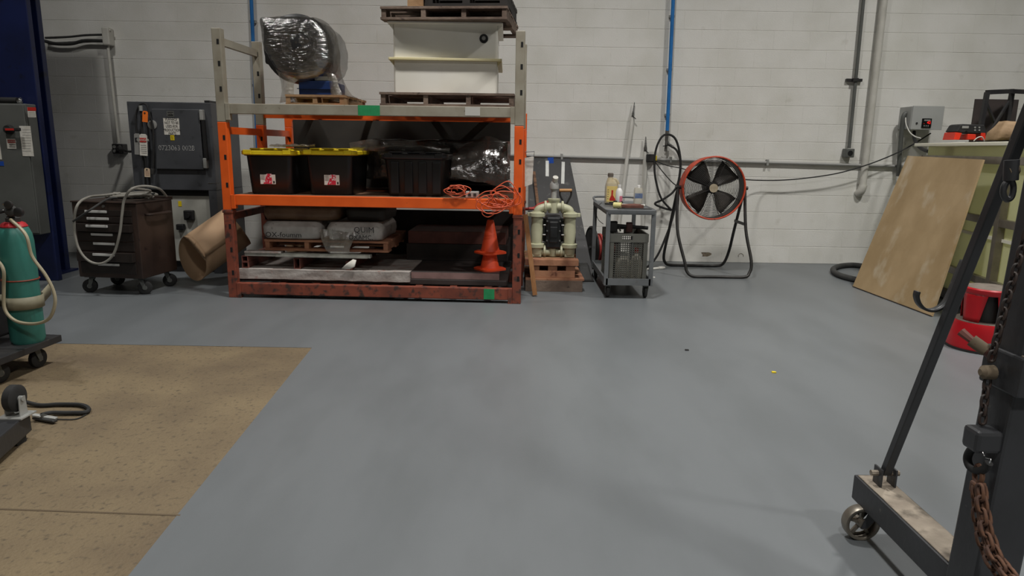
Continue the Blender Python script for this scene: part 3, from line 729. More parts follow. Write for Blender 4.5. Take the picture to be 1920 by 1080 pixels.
for k in range(6):   # planks of the middle shelf
    ly = .078 + k*.245
    obj('shelf_plank', bx(PW+.01 if k < 4 else .42, LX-PW-.01, ly, ly+.235, .862+.002*(k % 2), .886+.002*(k % 2)), 'shelf_board', rack)
for k in range(7):
    lx = .42+k*.30
    obj('cross_bar', bx(lx, lx+.06, .05, D2+.02, .10, .128), 'rack_rust', rack)
for k in range(4): obj('cross_bar', bx(.35+k*.6, .40+k*.6, .05, D2+.02, 1.585, 1.632), 'rack_orange', rack)

def pallet(name, label, lx, ly, z, w_, d_, h_, m, rz=0, nst=4, ntop=6, nbot=3, group=None, bt=.018, tilt=0, st=.038, mstr=None):
    """lx, ly: rack-local centre of the base"""
    p = RK(lx, ly, z); t = thing(name, label, 'pallet', p, YAW+rz, group)
    if tilt: t.rotation_euler = (0, tilt, YAW+rz)
    def rnd(): return random.uniform(-.004, .004)
    bw = d_/ntop*.78
    for k in range(ntop):
        y = -d_/2 + (d_-bw)*k/(ntop-1)
        obj('deck_board', bx(-w_/2+rnd(), w_/2+rnd(), y, y+bw, h_-bt+rnd()*.3, h_+rnd()*.3), m, t)
    for k in range(nbot):
        y = -d_/2 + (d_-bw)*k/(nbot-1)
        obj('bottom_board', bx(-w_/2+rnd(), w_/2+rnd(), y, y+bw, 0, bt), m, t)
    for k in range(nst):
        x = -w_/2+.006 + (w_-st-.012)*k/(nst-1)
        obj('stringer', bx(x, x+st, -d_/2+.008+rnd(), d_/2-.008, bt, h_-bt), mstr or m, t)
    return t

# ---------------------------------------------------------------- top shelf
ZT = 1.638
# wrapped blower on its pallet
bl_c = rp(553, 90, .30); rad = .285
a = rp(533, 178, .12); b = rp(645, 178, .12)
hP = .085
pallet('wooden_pallet', 'small light wooden pallet under the wrapped blower on the rack', (a.x+b.x)/2, .12+.38, ZT, b.x-a.x, .74, hP, 'pallet_fresh', nst=3, ntop=5)
t = thing('wrapped_blower', 'dark blower machine bundled in clear stretch film on the top shelf', 'blower', RK(bl_c.x, .5, ZT+hP), YAW)
TI = WM[t].inverted() @ RM        # rack-local to blower-local
def T(p): return TI @ V(p)
def rb(px, py, ly): return T(rp(px, py, ly))
c = rb(553, 90, .28)
obj('housing', lathe(B(), [(rad*.86, 0), (rad*.97, .02), (rad, .06), (rad, .38), (rad*.95, .42)], c, 48, 'y'), 'machine_dark', t, smooth=True)
obj('inlet_ring', lathe(B(), [(.15, -.001), (.15, -.03), (.135, -.05), (.11, -.035), (.10, -.002)], c+V((.04, 0, .03)), 36, 'y'), 'machine_dark', t, smooth=True)
obj('motor', lathe(B(), [(.085, 0), (.085, -.06), (.07, -.09), (.02, -.095)], c+V((.04, 0, .03)), 28, 'y'), 'furnace_black', t, smooth=True)
q0, q1 = rb(488, 35, .28), rb(553, 78, .28)
obj('outlet_duct', bx(q0.x, q1.x+.05, q0.y+.04, q0.y+.40, q1.z-.18, q0.z-.01), 'machine_dark', t, bevel=.02)
q0, q1 = rb(559, 151, .3), rb(624, 179, .3)
obj('base', bx(q0.x, q1.x, q0.y, q0.y+.4, hP*0, q0.z), 'machine_blue', t, bevel=.01)
obj('base_rib', bx(q0.x-.01, q1.x+.01, q0.y-.012, q0.y, q0.z*.45, q0.z*.5), 'machine_blue', t)
q0, q1 = rb(590, 143, .32), rb(618, 151, .32)
obj('mount_block', bx(q0.x, q1.x, q0.y, q0.y+.2, q1.z, q0.z), 'panel_grey', t)
out = [rb(x, y, .24) for x, y in ((484, 31), (520, 29), (556, 28), (585, 31), (603, 45), (615, 62), (621, 90), (621, 118), (612, 135), (596, 146), (572, 151), (550, 151), (530, 145), (516, 130), (502, 108), (492, 88), (487, 60))]
def film_shell(out, depth, inset=.82, rings=5):
    """film pulled tight round an outline: bulged front and back"""
    bm = B(); cen = sum(out, V((0, 0, 0)))/len(out); o2 = []
    k = len(out)
    for i in range(k):
        for j in range(7): o2.append(out[i].lerp(out[(i+1) % k], j/7))
    for _ in range(1): o2 = [(o2[i-1]+o2[i]*2+o2[(i+1) % len(o2)])/4 for i in range(len(o2))]
    k = len(o2); R_ = []
    lev = [(.02, -.055), (.15, -.055), (.28, -.055), (.40, -.055), (.52, -.053), (.64, -.05), (.76, -.043), (.87, -.032), (.95, -.012), (1, .03)] + [(1, .03+(depth-.06)*j/5) for j in range(1, 6)] + [(.95, depth), (.6, depth+.01), (.02, depth+.01)]
    for s, y in lev: R_.append([bm.verts.new(cen+(p-cen)*s+V((0, y, 0))) for p in o2])
    for A, C in zip(R_, R_[1:]):
        for j in range(k): bm.faces.new((A[j], A[(j+1) % k], C[(j+1) % k], C[j]))
    bm.faces.new(R_[0]); bm.faces.new(R_[-1])
    return bm
bm = film_shell(out, .55); crumple(bm, .008, 9, 2); crumple(bm, .0035, 34, 5)
obj('stretch_film', bm, 'film_dark', t, smooth='all', label='clear stretch film')
# right hand curtain of film, down to the shelf
A = [rb(x, y, .20) for x, y in ((590, 32), (612, 42), (628, 62), (637, 95), (639, 130), (648, 160), (660, 178), (673, 186), (674, 194))]
C = [rb(x, y, .42) for x, y in ((580, 33), (598, 46), (612, 66), (619, 95), (617, 135), (626, 160), (632, 178), (640, 188), (640, 194))]
bm = sheet(B(), spline(A, 4), spline(C, 4), 10); crumple(bm, .006, 10, 5)
obj('film_curtain', bm, 'film_clear', t, smooth='all')
A = [rb(x, y, .2) for x, y in ((516, 128), (525, 150), (528, 170), (524, 192))]
C = [rb(x, y, .16) for x, y in ((558, 150), (552, 160), (551, 175), (560, 193))]
bm = sheet(B(), spline(A, 4), spline(C, 4), 10, V((0, -.04, 0))); crumple(bm, .01, 12, 8)
obj('film_gather', bm, 'film_clear', t, smooth='all')
A = [rb(x, y, .22) for x, y in ((612, 135), (617, 155), (619, 175), (616, 193))]
C = [rb(x, y, .2) for x, y in ((628, 140), (636, 160), (642, 178), (646, 193))]
bm = sheet(B(), spline(A, 4), spline(C, 4), 8, V((0, -.03, 0))); crumple(bm, .01, 12, 9)
obj('film_gather', bm, 'film_clear', t, smooth='all')

# white tank between two pallets
a = rp(712, 185, .06); b = rp(966, 190, .06); b.x = min(b.x, LX-PW-.006)
zp = rp(840, 174, .06).z - ZT
pallet('wooden_pallet', 'grey weathered pallet on the rack beam carrying the white tank', (a.x+b.x)/2, .06+.5, ZT, b.x-a.x, 1.0, zp, 'pallet_wood', nst=4)
a, b = rp(735, 150, .2), rp(928, 150, .2)
ztk0, ztk1 = ZT+zp+.004, rp(830, 41, .17).z
tw = b.x-a.x; tl = (a.x+b.x)/2; tyaw = R(2.5)
t = thing('plastic_tank', 'white square plastic tank with a bulkhead fitting on the top shelf', 'tank', RK(tl, .2+.42, ztk0), YAW+tyaw)
hh = ztk1-ztk0
bm = B(); loft(bm, [(tw-.01, .84, .02, 0), (tw, .84, .02, .02), (tw, .84, .02, hh-.012)], n=3); obj('shell', bm, 'tank_white', t, smooth=True)
bm = B(); loft(bm, [(tw+.085, .925, .02, hh-.014), (tw+.085, .925, .02, hh)], n=3); obj('rim', bm, 'tank_white', t, bevel=.002)
zr = rp(830, 111, .17).z-ztk0
bm = B(); loft(bm, [(tw+.075, .915, .01, zr-.010), (tw+.075, .915, .01, zr+.010)], n=3); obj('rib', bm, 'tank_rib', t, bevel=.003)
for s in (-1, 1):
    obj('gusset', prism(B(), [(s*tw/2, -.41, hh-.014), (s*(tw/2+.038), -.41, hh-.014), (s*tw/2, -.41, hh-.06)], (0, .012, 0)), 'tank_white', t)
    obj('gusset', prism(B(), [(s*tw/2, -.41, zr-.01), (s*(tw/2+.034), -.41, zr-.01), (s*tw/2, -.41, zr-.05)], (0, .012, 0)), 'tank_rib', t)
q = WM[t].inverted() @ RM @ rp(907, 72, .2)
f = obj('bulkhead_fitting', lathe(B(), [(.029, -.42), (.029, -.445)], (q.x, 0, q.z), 6, 'y'), 'rubber', t)
obj('fitting_flange', lathe(B(), [(.036, -.42), (.036, -.427)], (q.x, 0, q.z), 24, 'y'), 'furnace_black', f)
obj('fitting_bore', lathe(B(), [(.016, -.445), (.016, -.4465)], (q.x, 0, q.z), 16, 'y'), 'label_grey', f)
# pallet on top of the tank
a = rp(718, 40, .02); b = rp(955, 45, -.05)
zp2 = rp(720, 13, .02).z - rp(720, 38, .02).z
zc_ = ztk1+.003
pw = (b.x-a.x)+.02
up = pallet('wooden_pallet', 'brown weathered pallet lying across the top of the white tank', (a.x+b.x)/2, .56, zc_, pw, .98, zp2, 'pallet_wood', R(-3.5), nst=4)
zu = zc_+zp2+.003
a = rp(800, 8, .12); b = rp(958, 8, .12)
pallet('black_pallet', 'black plastic pallet stacked above the brown pallet on the tank', (a.x+b.x)/2, .12+.45, zu, b.x-a.x, .9, .14, 'pallet_black', R(-3), nst=3, bt=.03, st=.06)
a = rp(764, 10, .12); b = rp(793, 10, .12)
cz = V(((a.x+b.x)/2, .32, zu))
t = tag(obj('timber_block', bx(-(b.x-a.x)/2, (b.x-a.x)/2, -.2, .2, 0, .12), 'pallet_fresh', None, w=None), 'short light timber block beside the black pallet on top of the stack', 'timber')
t.location = RM @ cz; t.rotation_euler.z = YAW

# ---------------------------------------------------------------- middle shelf
ZM = .89
def tote(label, pxl, pxr, ly, pyl, lidm, rz=0, sticker=True, ribbed=False, depth=.70, hh=None):
    a, b = rp(pxl, pyl+6, ly), rp(pxr, pyl+6, ly)
    lw = b.x-a.x; zl_ = rp((pxl+pxr)/2, pyl+2, ly).z - ZM
    t = thing('storage_tote', label, 'storage tote', RK((a.x+b.x)/2, ly+depth/2, ZM), YAW+rz)
    bm = B(); loft(bm, [(lw*.76, depth*.80, .05, 0), (lw*.78, depth*.82, .05, .012), (lw*.86, depth*.90, .05, zl_-.045), (lw*.93, depth*.95, .05, zl_-.04), (lw*.93, depth*.95, .05, zl_-.015)], n=5)
    body = obj('body', bm, 'tote_black', t, smooth=True)
    bm = B(); loft(bm, [(lw*.97, depth*.98, .06, zl_-.035), (lw, depth, .06, zl_-.028), (lw, depth, .06, zl_-.004), (lw*.97, depth*.97, .06, zl_+.004), (lw*.80, depth*.8, .05, zl_+.004), (lw*.78, depth*.78, .05, zl_+.014)], n=5)
    lid = obj('lid', bm, lidm, t, smooth=True)
    for k in range(3): obj('lid_rib', bx(-lw*.36+k*lw*.26, -lw*.18+k*lw*.26, -depth*.42, depth*.42, zl_+.010, zl_+.022), lidm, lid, bevel=.006)
    for s in (-1, 1): obj('lid_latch', bx(s*lw*.36-.035, s*lw*.36+.035, -depth/2-.006, -depth/2+.02, zl_-.03, zl_+.008), lidm, lid, bevel=.005)
    return t, lw, zl_, depth, body
gr = 'black totes with yellow lids'
for k, (xl_, xr_, lab) in enumerate(((447, 549, 'black storage tote with yellow lid beside the left upright of the rack'), (560, 664, 'black storage tote with yellow lid standing between two other totes'))):
    t, lw, zl_, dp, body = tote(lab, xl_, xr_, .10+.02*k, 281, 'yellow', R(1.5), depth=.72)
    t['group'] = gr; zlid = ZM+zl_+.024
    lx_ = -.02 if k == 0 else .015
    s = obj('paper_label', bx(lx_-.065, lx_+.065, -dp*.405-.006, -dp*.405-.003, .085, .175), 'label_white', body)
    s.data.transform(Matrix.Translation((0, -.012, 0)))
    y_ = -dp*.405-.0195
    obj('red_print', prism(B(), [(lx_-.01, y_, .173), (lx_+.035, y_, .173), (lx_+.035, y_, .087), (lx_-.04, y_, .087), (lx_-.02, y_, .13)], (0, .0015, 0)), 'print_red', s)
    obj('barcode', bx(lx_+.045, lx_+.058, y_, y_+.001, .092, .112), 'ink', s)
    for j in range(4): obj('print_line', bx(lx_-.06, lx_-.025, y_, y_+.001, .125+j*.012, .129+j*.012), 'label_grey', s)
t, lw, zl_, dp, body = tote('all black storage tote with flat black lid in the middle of the shelf', 710, 842, .16, 288, 'tote_lid_black', R(-1), depth=.50)
for k in range(4): obj('side_rib', bx(-lw*.34+k*lw*.2, -lw*.34+k*lw*.2+lw*.12, -dp*.47, -dp*.44, .02, zl_-.06), 'tote_black', body, bevel=.01)
# film scraps on the yellow lids
for k, (cx_, lab) in enumerate(((553, 'crumpled clear film scrap lying across the two yellow lids'),)):
    p = rp(cx_, 276, .4)
    bm = gridbox(-.16, .16, -.12, .12, 0, .012, 9); crumple(bm, .014, 16, 3)
    lo_ = min(v.co.z for v in bm.verts); bm.transform(Matrix.Translation((0, 0, -lo_)))
    o = tag(obj('film_scrap', bm, 'film_clear', None, w=None, smooth='all'), lab, 'film'); o.location = RK(p.x, .36, zlid); o.rotation_euler.z = YAW
# dark board at the back of the shelf
a, b = rp(548, 230, 1.30), rp(957, 230, 1.30)
o = tag(obj('backing_board', bx(a.x, b.x, -.015, .015, 0, .668), 'dark_board', None, w=None), 'wide dark brown board standing along the back of the middle shelf', 'board')
o.location = RK(0, 1.33, ZM); o.rotation_euler.z = YAW
# long film-wrapped bundle on a low pallet behind the black tote
a, b = rp(684, 300, .62), rp(950, 330, .62)
pallet('wooden_pallet', 'low dark pallet under the film-wrapped bundle on the middle shelf', (a.x+b.x)/2+.2, 1.0, ZM, (b.x-a.x)*.55, .55, .09, 'pallet_black', nst=3, ntop=4)
t = thing('wrapped_bundle', 'long dark bundle shrouded in loose clear film behind the black tote', 'bundle', RK((a.x+b.x)/2, .98, ZM+.118), YAW)
hwid = (b.x-a.x)/2
obj('core', bx(-hwid+.05, hwid-.05, -.22, .25, .0, .30), 'dark_sheet', t, bevel=.02)
bm = gridbox(-hwid, hwid, -.30, .28, -.0, .36, 15); crumple(bm, .022, 7, 4)
obj('film', bm, 'film_dim', t, smooth='all')
# loose film hanging at the right end
A = [rp(x, y, .50) for x, y in ((850, 282), (880, 268), (908, 256), (930, 258), (948, 275))]
C = [rp(x, y, .32) for x, y in ((846, 330), (880, 338), (912, 345), (945, 352), (962, 358))]
bm = sheet(B(), spline([TIq for TIq in A], 5), spline(C, 5), 14, V((0, -.05, 0))); crumple(bm, .014, 11, 6)
bm.transform(WM[t].inverted() @ RM); obj('film_tail', bm, 'film_grey', t, smooth='all')
A = [rp(x, y, .42) for x, y in ((655, 268), (690, 262), (735, 262), (790, 265), (845, 276))]
C = [rp(x, y, .40) for x, y in ((660, 284), (690, 283), (735, 282), (790, 283), (845, 290))]
bm = sheet(B(), spline(A, 6), spline(C, 6), 6, V((0, -.03, 0))); crumple(bm, .010, 9, 7)
bm.transform(WM[t].inverted() @ RM); obj('film_fold', bm, 'film_grey', t, smooth='all')
# orange extension cords
def coil(name, label, cx, cy, wx, wz, loops, ly, seed, lead=None):
    rnd = random.Random(seed); pts = []
    for k in range(loops*9):
        a = 2*math.pi*k/9*(1 if seed % 2 else -1)
        kk = k/9
        ox = wx*.42*math.sin(kk*1.9+seed); oz = wz*.30*math.sin(kk*2.7+seed*2)
        r_ = .58+.34*math.sin(kk*4.3+seed)+rnd.uniform(-.16, .16)
        p = rp(cx+ox+wx*r_*math.cos(a), cy+oz+wz*r_*math.sin(a), ly-.012*rnd.random()-.012*math.sin(kk*2))
        pts.append(p)
    if lead: pts += [rp(x, y, ly-.01) for x, y in lead]
    bm = B(); tube(bm, [RM @ p for p in spline(pts, 5)], .0042, 6)
    return tag(obj(name, bm, 'cord_orange', smooth='all'), label, 'extension cord')
coil('extension_cord', 'loose orange extension cord heaped on the shelf edge by the black tote', 858, 357, 26, 13, 5, -.0, 3)
coil('extension_cord', 'big orange extension cord coil spilling over the orange beam', 936, 374, 36, 26, 10, -.035, 4, [(908, 380), (904, 392), (905, 402), (915, 407), (926, 402)])
a, b = rp(872, 357, .06), rp(897, 369, .06)
t = thing('power_strip', 'small grey metal outlet block lying between the orange cords', 'outlet block', RK((a.x+b.x)/2, .12, ZM))
obj('case', bx(-(b.x-a.x)/2, (b.x-a.x)/2, -.04, .04, 0, .055), 'galv', t, bevel=.006)
for k in range(2): obj('socket', bx(-.035+k*.045, -.01+k*.045, -.042, -.039, .015, .04), 'rubber', t)

# ---------------------------------------------------------------- bottom shelf
def slab(name, label, cat, px0, px1, py0, py1, ly0, ly1, m, z0=None, rz=0, rough_=0):
    a, b = rp(px0, py0, ly0), rp(px1, py1, ly0)
    zz = b.z if z0 is None else z0
    if rough_:
        bm = gridbox(a.x, b.x, ly0, ly1, zz, a.z, 14); crumple(bm, rough_, 11, 1)
        lo_ = min(v.co.z for v in bm.verts); bm.transform(Matrix.Translation((0, 0, zz-lo_)))
    else: bm = bx(a.x, b.x, ly0, ly1, zz, a.z)
    c_ = V(((a.x+b.x)/2, (ly0+ly1)/2, zz)); bm.transform(Matrix.Translation(-c_))
    o = tag(obj(name, bm, m, None, w=None, bevel=0 if rough_ else .004), label, cat); o.location = RM @ c_; o.rotation_euler.z = YAW
    return o, a.z
z0 = .132
o, zA = slab('steel_plate', 'dark flat plate on the lowest beam under the pale slab', 'plate', 447, 764, 522, 527, .1, 1.08, 'dark_sheet', z0)
o, zS = slab('pale_slab', 'long pale rough-edged slab on the bottom shelf under the steel tubes', 'slab', 446, 768, 505, 520, .07, 1.1, 'slab', zA+.001, 0, .006)
zS += .006
# rust red tubes running back
tb = []
for k, (x_, lab) in enumerate(((461, 'stacked'), (558, 'tall'), (655, 'end'))):
    p = rp(x_, 506, .12)
    if k == 0:
        hs = [(.052, 0), (.052, .054)]
    else: hs = [(.095 if k == 1 else .075, 0)]
    for j, (h_, dz) in enumerate(hs):
        labels = {(0, 0): 'lower rust red box tube of the stacked pair by the left upright', (0, 1): 'upper rust red box tube of the stacked pair by the left upright', (1, 0): 'tall rust red box tube under the middle of the aluminium bar', (2, 0): 'rust red box tube beside the torn paper on the slab'}
        wd = .055; th = .005; zz = 0
        bm = B()
        box(bm, -wd/2, wd/2, 0, .9, 0, th); box(bm, -wd/2, wd/2, 0, .9, h_-th, h_); box(bm, -wd/2, -wd/2+th, 0, .9, th, h_-th); box(bm, wd/2-th, wd/2, 0, .9, th, h_-th)
        o = tag(obj('box_tube', bm, 'rust_tube', None, w=None), labels[(k, j)], 'tube'); o.location = RK(p.x, .11, zS+dz+.001); o.rotation_euler.z = YAW
zT_ = zS+.108
a, b = rp(458, 480, .1), rp(694, 490, .1)
t = thing('aluminium_bar', 'long dull aluminium channel lying across the rust red tubes', 'bar', RK((a.x+b.x)/2, .14, zT_), YAW)
hw_ = (b.x-a.x)/2
bm = B(); box(bm, -hw_, hw_, -.03, .03, 0, .008); box(bm, -hw_, hw_, -.03, -.024, .008, .028); box(bm, -hw_, hw_, .024, .03, .008, .028)
obj('channel', bm, 'alu_dull', t)
obj('flat_strip', bx(-hw_+.28, hw_-.02, -.05, -.032, .0, .012), 'alu_dull', t)
obj('top_plate', bx(-hw_, -hw_+.32, -.035, .05, .0285, .042), 'slab', t)
zP = zT_+.045
a, b = rp(496, 470, .16), rp(728, 470, .16)
hp = .098
pallet('wooden_pallet', 'light wooden pallet carrying the printed sacks on the bottom shelf', (a.x+b.x)/2, .16+.42, zP, b.x-a.x, .84, hp, 'pallet_red', nst=4, ntop=5)
zG = zP+hp+.002
def sack(label, px0, px1, ly, dep, z, h, m, seed):
    a, b = rp(px0, 440, ly), rp(px1, 440, ly)
    bm = B(); loft(bm, [((b.x-a.x)*.94, dep*.9, .05, 0), ((b.x-a.x), dep, .08, h*.3), ((b.x-a.x), dep, .08, h*.7), ((b.x-a.x)*.92, dep*.85, .08, h)], n=6)
    bmesh.ops.subdivide_edges(bm, edges=bm.edges[:], cuts=2, use_grid_fill=True); crumple(bm, .008, 8, seed)
    lo_ = min(v.co.z for v in bm.verts); bm.transform(Matrix.Translation((0, 0, -lo_)))
    t = thing('sack', label, 'sack', RK((a.x+b.x)/2, ly+dep/2, z), YAW); obj('bag', bm, m, t, smooth='all'); return t, b.x-a.x
t1, w1 = sack('white printed sack with large black letters on the light pallet', 489, 600, .14, .7, zG, .15, 'bag_white', 1)
text('sack_text', 'OX-foumm', .062, 'ink', t1, (-.05, -.380, .045), sx=1.1)
t2, w2 = sack('white printed sack at the right end of the light pallet', 610, 716, .14, .7, zG, .15, 'bag_white', 2)
text('sack_text', 'QUIM', .07, 'ink', t2, (.10, -.382, .10), sx=1.0)
text('sack_text', 'OXAMC,', .055, 'ink', t2, (.07, -.382, .035), sx=1.0)
t3, w3 = sack('brown film-covered sack on top of the printed sacks', 493, 636, .2, .6, zG+.16, .15, 'bag_brown', 3)
t4, w4 = sack('dark sack on top of the printed sacks toward the rack middle', 646, 722, .24, .6, zG+.16, .13, 'dark_board', 4)
A = [rp(x, y, .14) for x, y in ((598, 430), (622, 430), (645, 431), (668, 434))]
C = [rp(x, y, .12) for x, y in ((612, 470), (625, 478), (640, 480), (655, 474))]
bm = sheet(B(), spline(A, 5), spline(C, 5), 12, V((0, -.02, 0))); crumple(bm, .008, 12, 11); bm.transform(RM)
tag(obj('film_skirt', bm, 'film_clear', smooth='all'), 'torn clear film hanging off the sack pallet', 'film')
p = rp(655, 500, .07)
bm = B(); sheet(bm, [RM @ rp(x, y, .05) for x, y in ((640, 504), (650, 494), (662, 486))], [RM @ rp(x, y, .04) for x, y in ((655, 505), (665, 500), (668, 488))], 5); crumple(bm, .004, 20, 2)
tag(solid(obj('torn_paper', bm, 'label_white', smooth='all'), .002), 'torn scrap of pale paper on the slab beside a box tube', 'paper')
# right half: dark sheets, boards, cones
o, zB1 = slab('steel_plate', 'thin dark plate lying on the lowest rack bars below the cones', 'plate', 762, 950, 523, 527, .1, 1.2, 'dark_sheet', z0)
o, zB2 = slab('steel_sheet', 'dark sheet with pinkish front edge that the cones stand on', 'sheet', 771, 936, 509, 521, .12, 1.2, 'dark_sheet', zB1+.001)
a, b = rp(771, 512, .118), rp(936, 519, .118)
obj('front_edge', bx(-(b.x-a.x)/2, (b.x-a.x)/2, -.543, -.5395, .002, zB2-zB1-.006), 'pink_edge', o)
o, zB3 = slab('board_stack', 'lower dark board of the stack at the back of the bottom shelf', 'board', 762, 952, 456, 470, .75, 1.4, 'dark_sheet', zB2+.001)
o, zB4 = slab('board_stack', 'upper brown board of the stack at the back of the bottom shelf', 'board', 765, 948, 433, 455, .75, 1.35, 'rust_tube', zB3+.002)
o, _z = slab('shade_sheet', 'tall dark sheet added for shade at the back of the bottom shelf', 'sheet', 690, 962, 392, 470, 1.44, 1.46, 'dark_sheet', .1285)  # added sheet: its dark colour stands in for the shade behind the shelf
cone_z = zB2+.001
def cone(lx, ly, z, label):
    t = thing('traffic_cone', label, 'traffic cone', RK(lx, ly, z), YAW+R(40), 'stacked traffic cones')
    bm = B(); loft(bm, [(.235, .235, .05, 0), (.235, .235, .05, .014), (.205, .205, .05, .022)], n=4); obj('base', bm, 'cone', t, smooth=True)
    obj('shell', lathe(B(), [(.088, .018), (.082, .03), (.03, .29), (.026, .296), (.02, .296)], (0, 0, 0), 28), 'cone', t, smooth=True)
    return t
p = rp(918, 508, .28)
cone(p.x, .30, cone_z, 'lower orange traffic cone of the stacked pair on the dark sheet')
cone(p.x+.002, .302, cone_z+.148, 'upper orange traffic cone of the stacked pair, nested on the other')

# things on and beside the right upright
t = thing('clipboard', 'white board hanging in a wire holder on the right side of the rack', 'board', RM @ rp(993, 348, .25))
a, b = rp(982, 296, .25), rp(1000, 347, .25)
bm = B(); prism(bm, [RM @ rp(x, y, .25) for x, y in ((984, 296), (1001, 293), (998, 345), (984, 350))], (0, .012, 0)); obj('panel', bm, 'label_white', t, w=True)
bm = B(); tube(bm, [RM @ rp(x, y, .22) for x, y in ((985, 285), (1002, 284), (1001, 293), (987, 292))], .004, 6, True); obj('wire_holder', bm, 'dark_steel', t, w=True)
p0 = fl(1003, 556); p1 = at(985, 402, 6.25)
bm = B(); bar(bm, p0+V((0, 0, .012)), p1+V((0, 0, 0)), .042, .02, up=(0, 1, 0))
tag(obj('wooden_stake', bm, 'wood', bevel=.002), 'narrow wooden stake leaning against the right upright of the rack', 'stake')
# blue air pipe behind the rack
t = thing('air_pipe', 'blue air pipe running down the block wall behind the wrapped blower', 'pipe', at(478, 300, W-.05))
obj('pipe', cyl(B(), up_to(at(469.5, -40, W-.05), at(485, 330, W-.05)), at(485, 330, W-.05), .02, seg=12), 'blue_pipe', t, w=True, smooth=True)
for yy in (40, 160):
    p = at(471+yy*.042, yy, W-.05); obj('pipe_clip', bx(p.x-.035, p.x+.035, W-.035, W-.0005, p.z-.015, p.z+.015), 'galv', t, w=True)
# ================================================================ between rack and cart
b0, b1 = fl(1113, 519), at(1068, 298, W-.03)
t = thing('rubber_mat', 'large dark sheet leaning on the block wall behind the diaphragm pump', 'sheet', (.6, 7.3, 0))
bl, tl_ = V((.16, b0.y, 0)), V((.17, W-.03, b1.z))
bm = B(); pts = [bl, b0, b1, tl_]
sheet(bm, [bl.lerp(b0, i/8) for i in range(9)], [tl_.lerp(b1, i/8) for i in range(9)], 10)
o = solid(obj('panel', bm, 'mat_black', t, w=True), .012)
def on_mat(px, py):                # point on the leaning sheet
    n = (b0-bl).cross(tl_-bl); d = ray(px, py); k = (bl-CAM).dot(n)/d.dot(n); return CAM+d*(k-.0015)
for k, (xa, ya, xb, yb) in enumerate(((1026, 302, 1026, 331), (1056, 304, 1055, 345))):
    s = obj('slotted_strip', bar(B(), on_mat(xa, ya), on_mat(xb, yb), .028, .008, up=(0, 1, 0)), 'galv', t, w=True)
obj('blue_tape', bar(B(), on_mat(1027, 301), on_mat(1038, 300.5), .004, .05), 'blue_sticker', t, w=True)
for x_, y_ in ((1009, 306), (1042, 306), (1068, 308), (1074, 352), (1081, 396), (1087, 440)):
    p = on_mat(x_, y_); obj('rivet', cyl(B(), p, p-V((0, .008, 0)), .01, seg=8), 'steel', t, w=True)
p = fl(1104, 520); bm = gridbox(p.x-.12, p.x+.03, p.y-.16, p.y+.10, 0, .15, 4)
for v in bm.verts:
    k = v.co.z/.15; v.co.x -= .05*k; v.co.y += .08*k; v.co.x = p.x-.02+(v.co.x-p.x+.02)*(1-.35*k); v.co.y = p.y+(v.co.y-p.y)*(1-.4*k)
tag(obj('rubber_pad', bm, 'rubber_grey', smooth='all'), 'dark rounded rubber pad on the floor at the foot of the leaning sheet', 'pad').location.y -= .10
bm = B(); bar(bm, V((.35, 7.06, .02)), at(1001, 322, 7.85), .03, .02)
tag(obj('pole', bm, 'shelf_board'), 'thin brown pole leaning behind the pump against the dark sheet', 'pole')
# shovel
Ys = 7.09
t = thing('shovel', 'shovel with a light wooden D-grip standing behind the pump', 'shovel', V((at(1060, 480, Ys).x, Ys, 0)))
obj('grip', cyl(B(), at(1049, 357, Ys), at(1072, 357, Ys), .017, seg=14), 'wood_light', t, w=True, smooth=True)
bm = B()
for s in (-1, 1): tube(bm, spline([at(1060.5+s*10.5, 357, Ys), at(1060.5+s*10, 366, Ys), at(1060.5+s*4, 378, Ys), at(1060.5, 386, Ys)]), .010, 8)
obj('yoke', bm, 'dark_steel', t, w=True, smooth=True)
sx_ = at(1060.5, 386, Ys)
obj('shaft', cyl(B(), sx_, V((sx_.x, Ys, .35)), .018, seg=12), 'wood', t, w=True, smooth=True)
bm = B(); sheet(bm, [V((sx_.x+.11*math.sin(a), Ys+.03*math.cos(a)*1.0, .36)) for a in (-1.3, -.7, 0, .7, 1.3)], [V((sx_.x+.09*math.sin(a), Ys+.02*math.cos(a), .01)) for a in (-1.3, -.7, 0, .7, 1.3)], 4)
solid(obj('blade', bm, 'dark_steel', t, w=True, smooth='all'), .003)

# skids under the pump
x0, x1 = at(985, 540, 6.34).x, at(1092, 540, 6.34).x
zl_ = at(1090, 527, 6.34).z
t = thing('wooden_skid', 'lower weathered wooden skid on the floor below the pump skid', 'skid', ((x0+x1)/2, 6.7, 0))
obj('front_board', bx(x0, x1, 6.34, 6.37, 0, zl_), 'pallet_wood', t, w=True, bevel=.002)
obj('rear_board', bx(x0, x1, 7.0, 7.03, 0, zl_), 'pallet_wood', t, w=True)
for k in range(4): obj('deck_board', bx(x0+.0, x1+.015, 6.345+k*.175, 6.48+k*.175, zl_, zl_+.02), 'pallet_red', t, w=True, bevel=.002)
obj('runner', bx(x1-.05, x1-.01, 6.375, 7.0, 0, zl_), 'pallet_wood', t, w=True); obj('runner', bx(x0+.01, x0+.05, 6.375, 7.0, 0, zl_), 'pallet_wood', t, w=True)
z1 = zl_+.022; Y1 = 6.36
xa, xb = at(994, 515, Y1).x, at(1078, 515, Y1).x
za, zb_, zc_ = at(1040, 508, Y1).z, at(1040, 498, Y1).z, at(1040, 487, Y1).z
t = thing('wooden_skid', 'upper reddish wooden skid that the diaphragm pump stands on', 'skid', ((xa+xb)/2, 6.65, z1))
obj('front_board', bx(xa, xb, Y1, Y1+.03, z1, za), 'pallet_red', t, w=True, bevel=.002)
obj('rear_board', bx(xa, xb, 6.90, 6.93, z1, za), 'pallet_red', t, w=True)
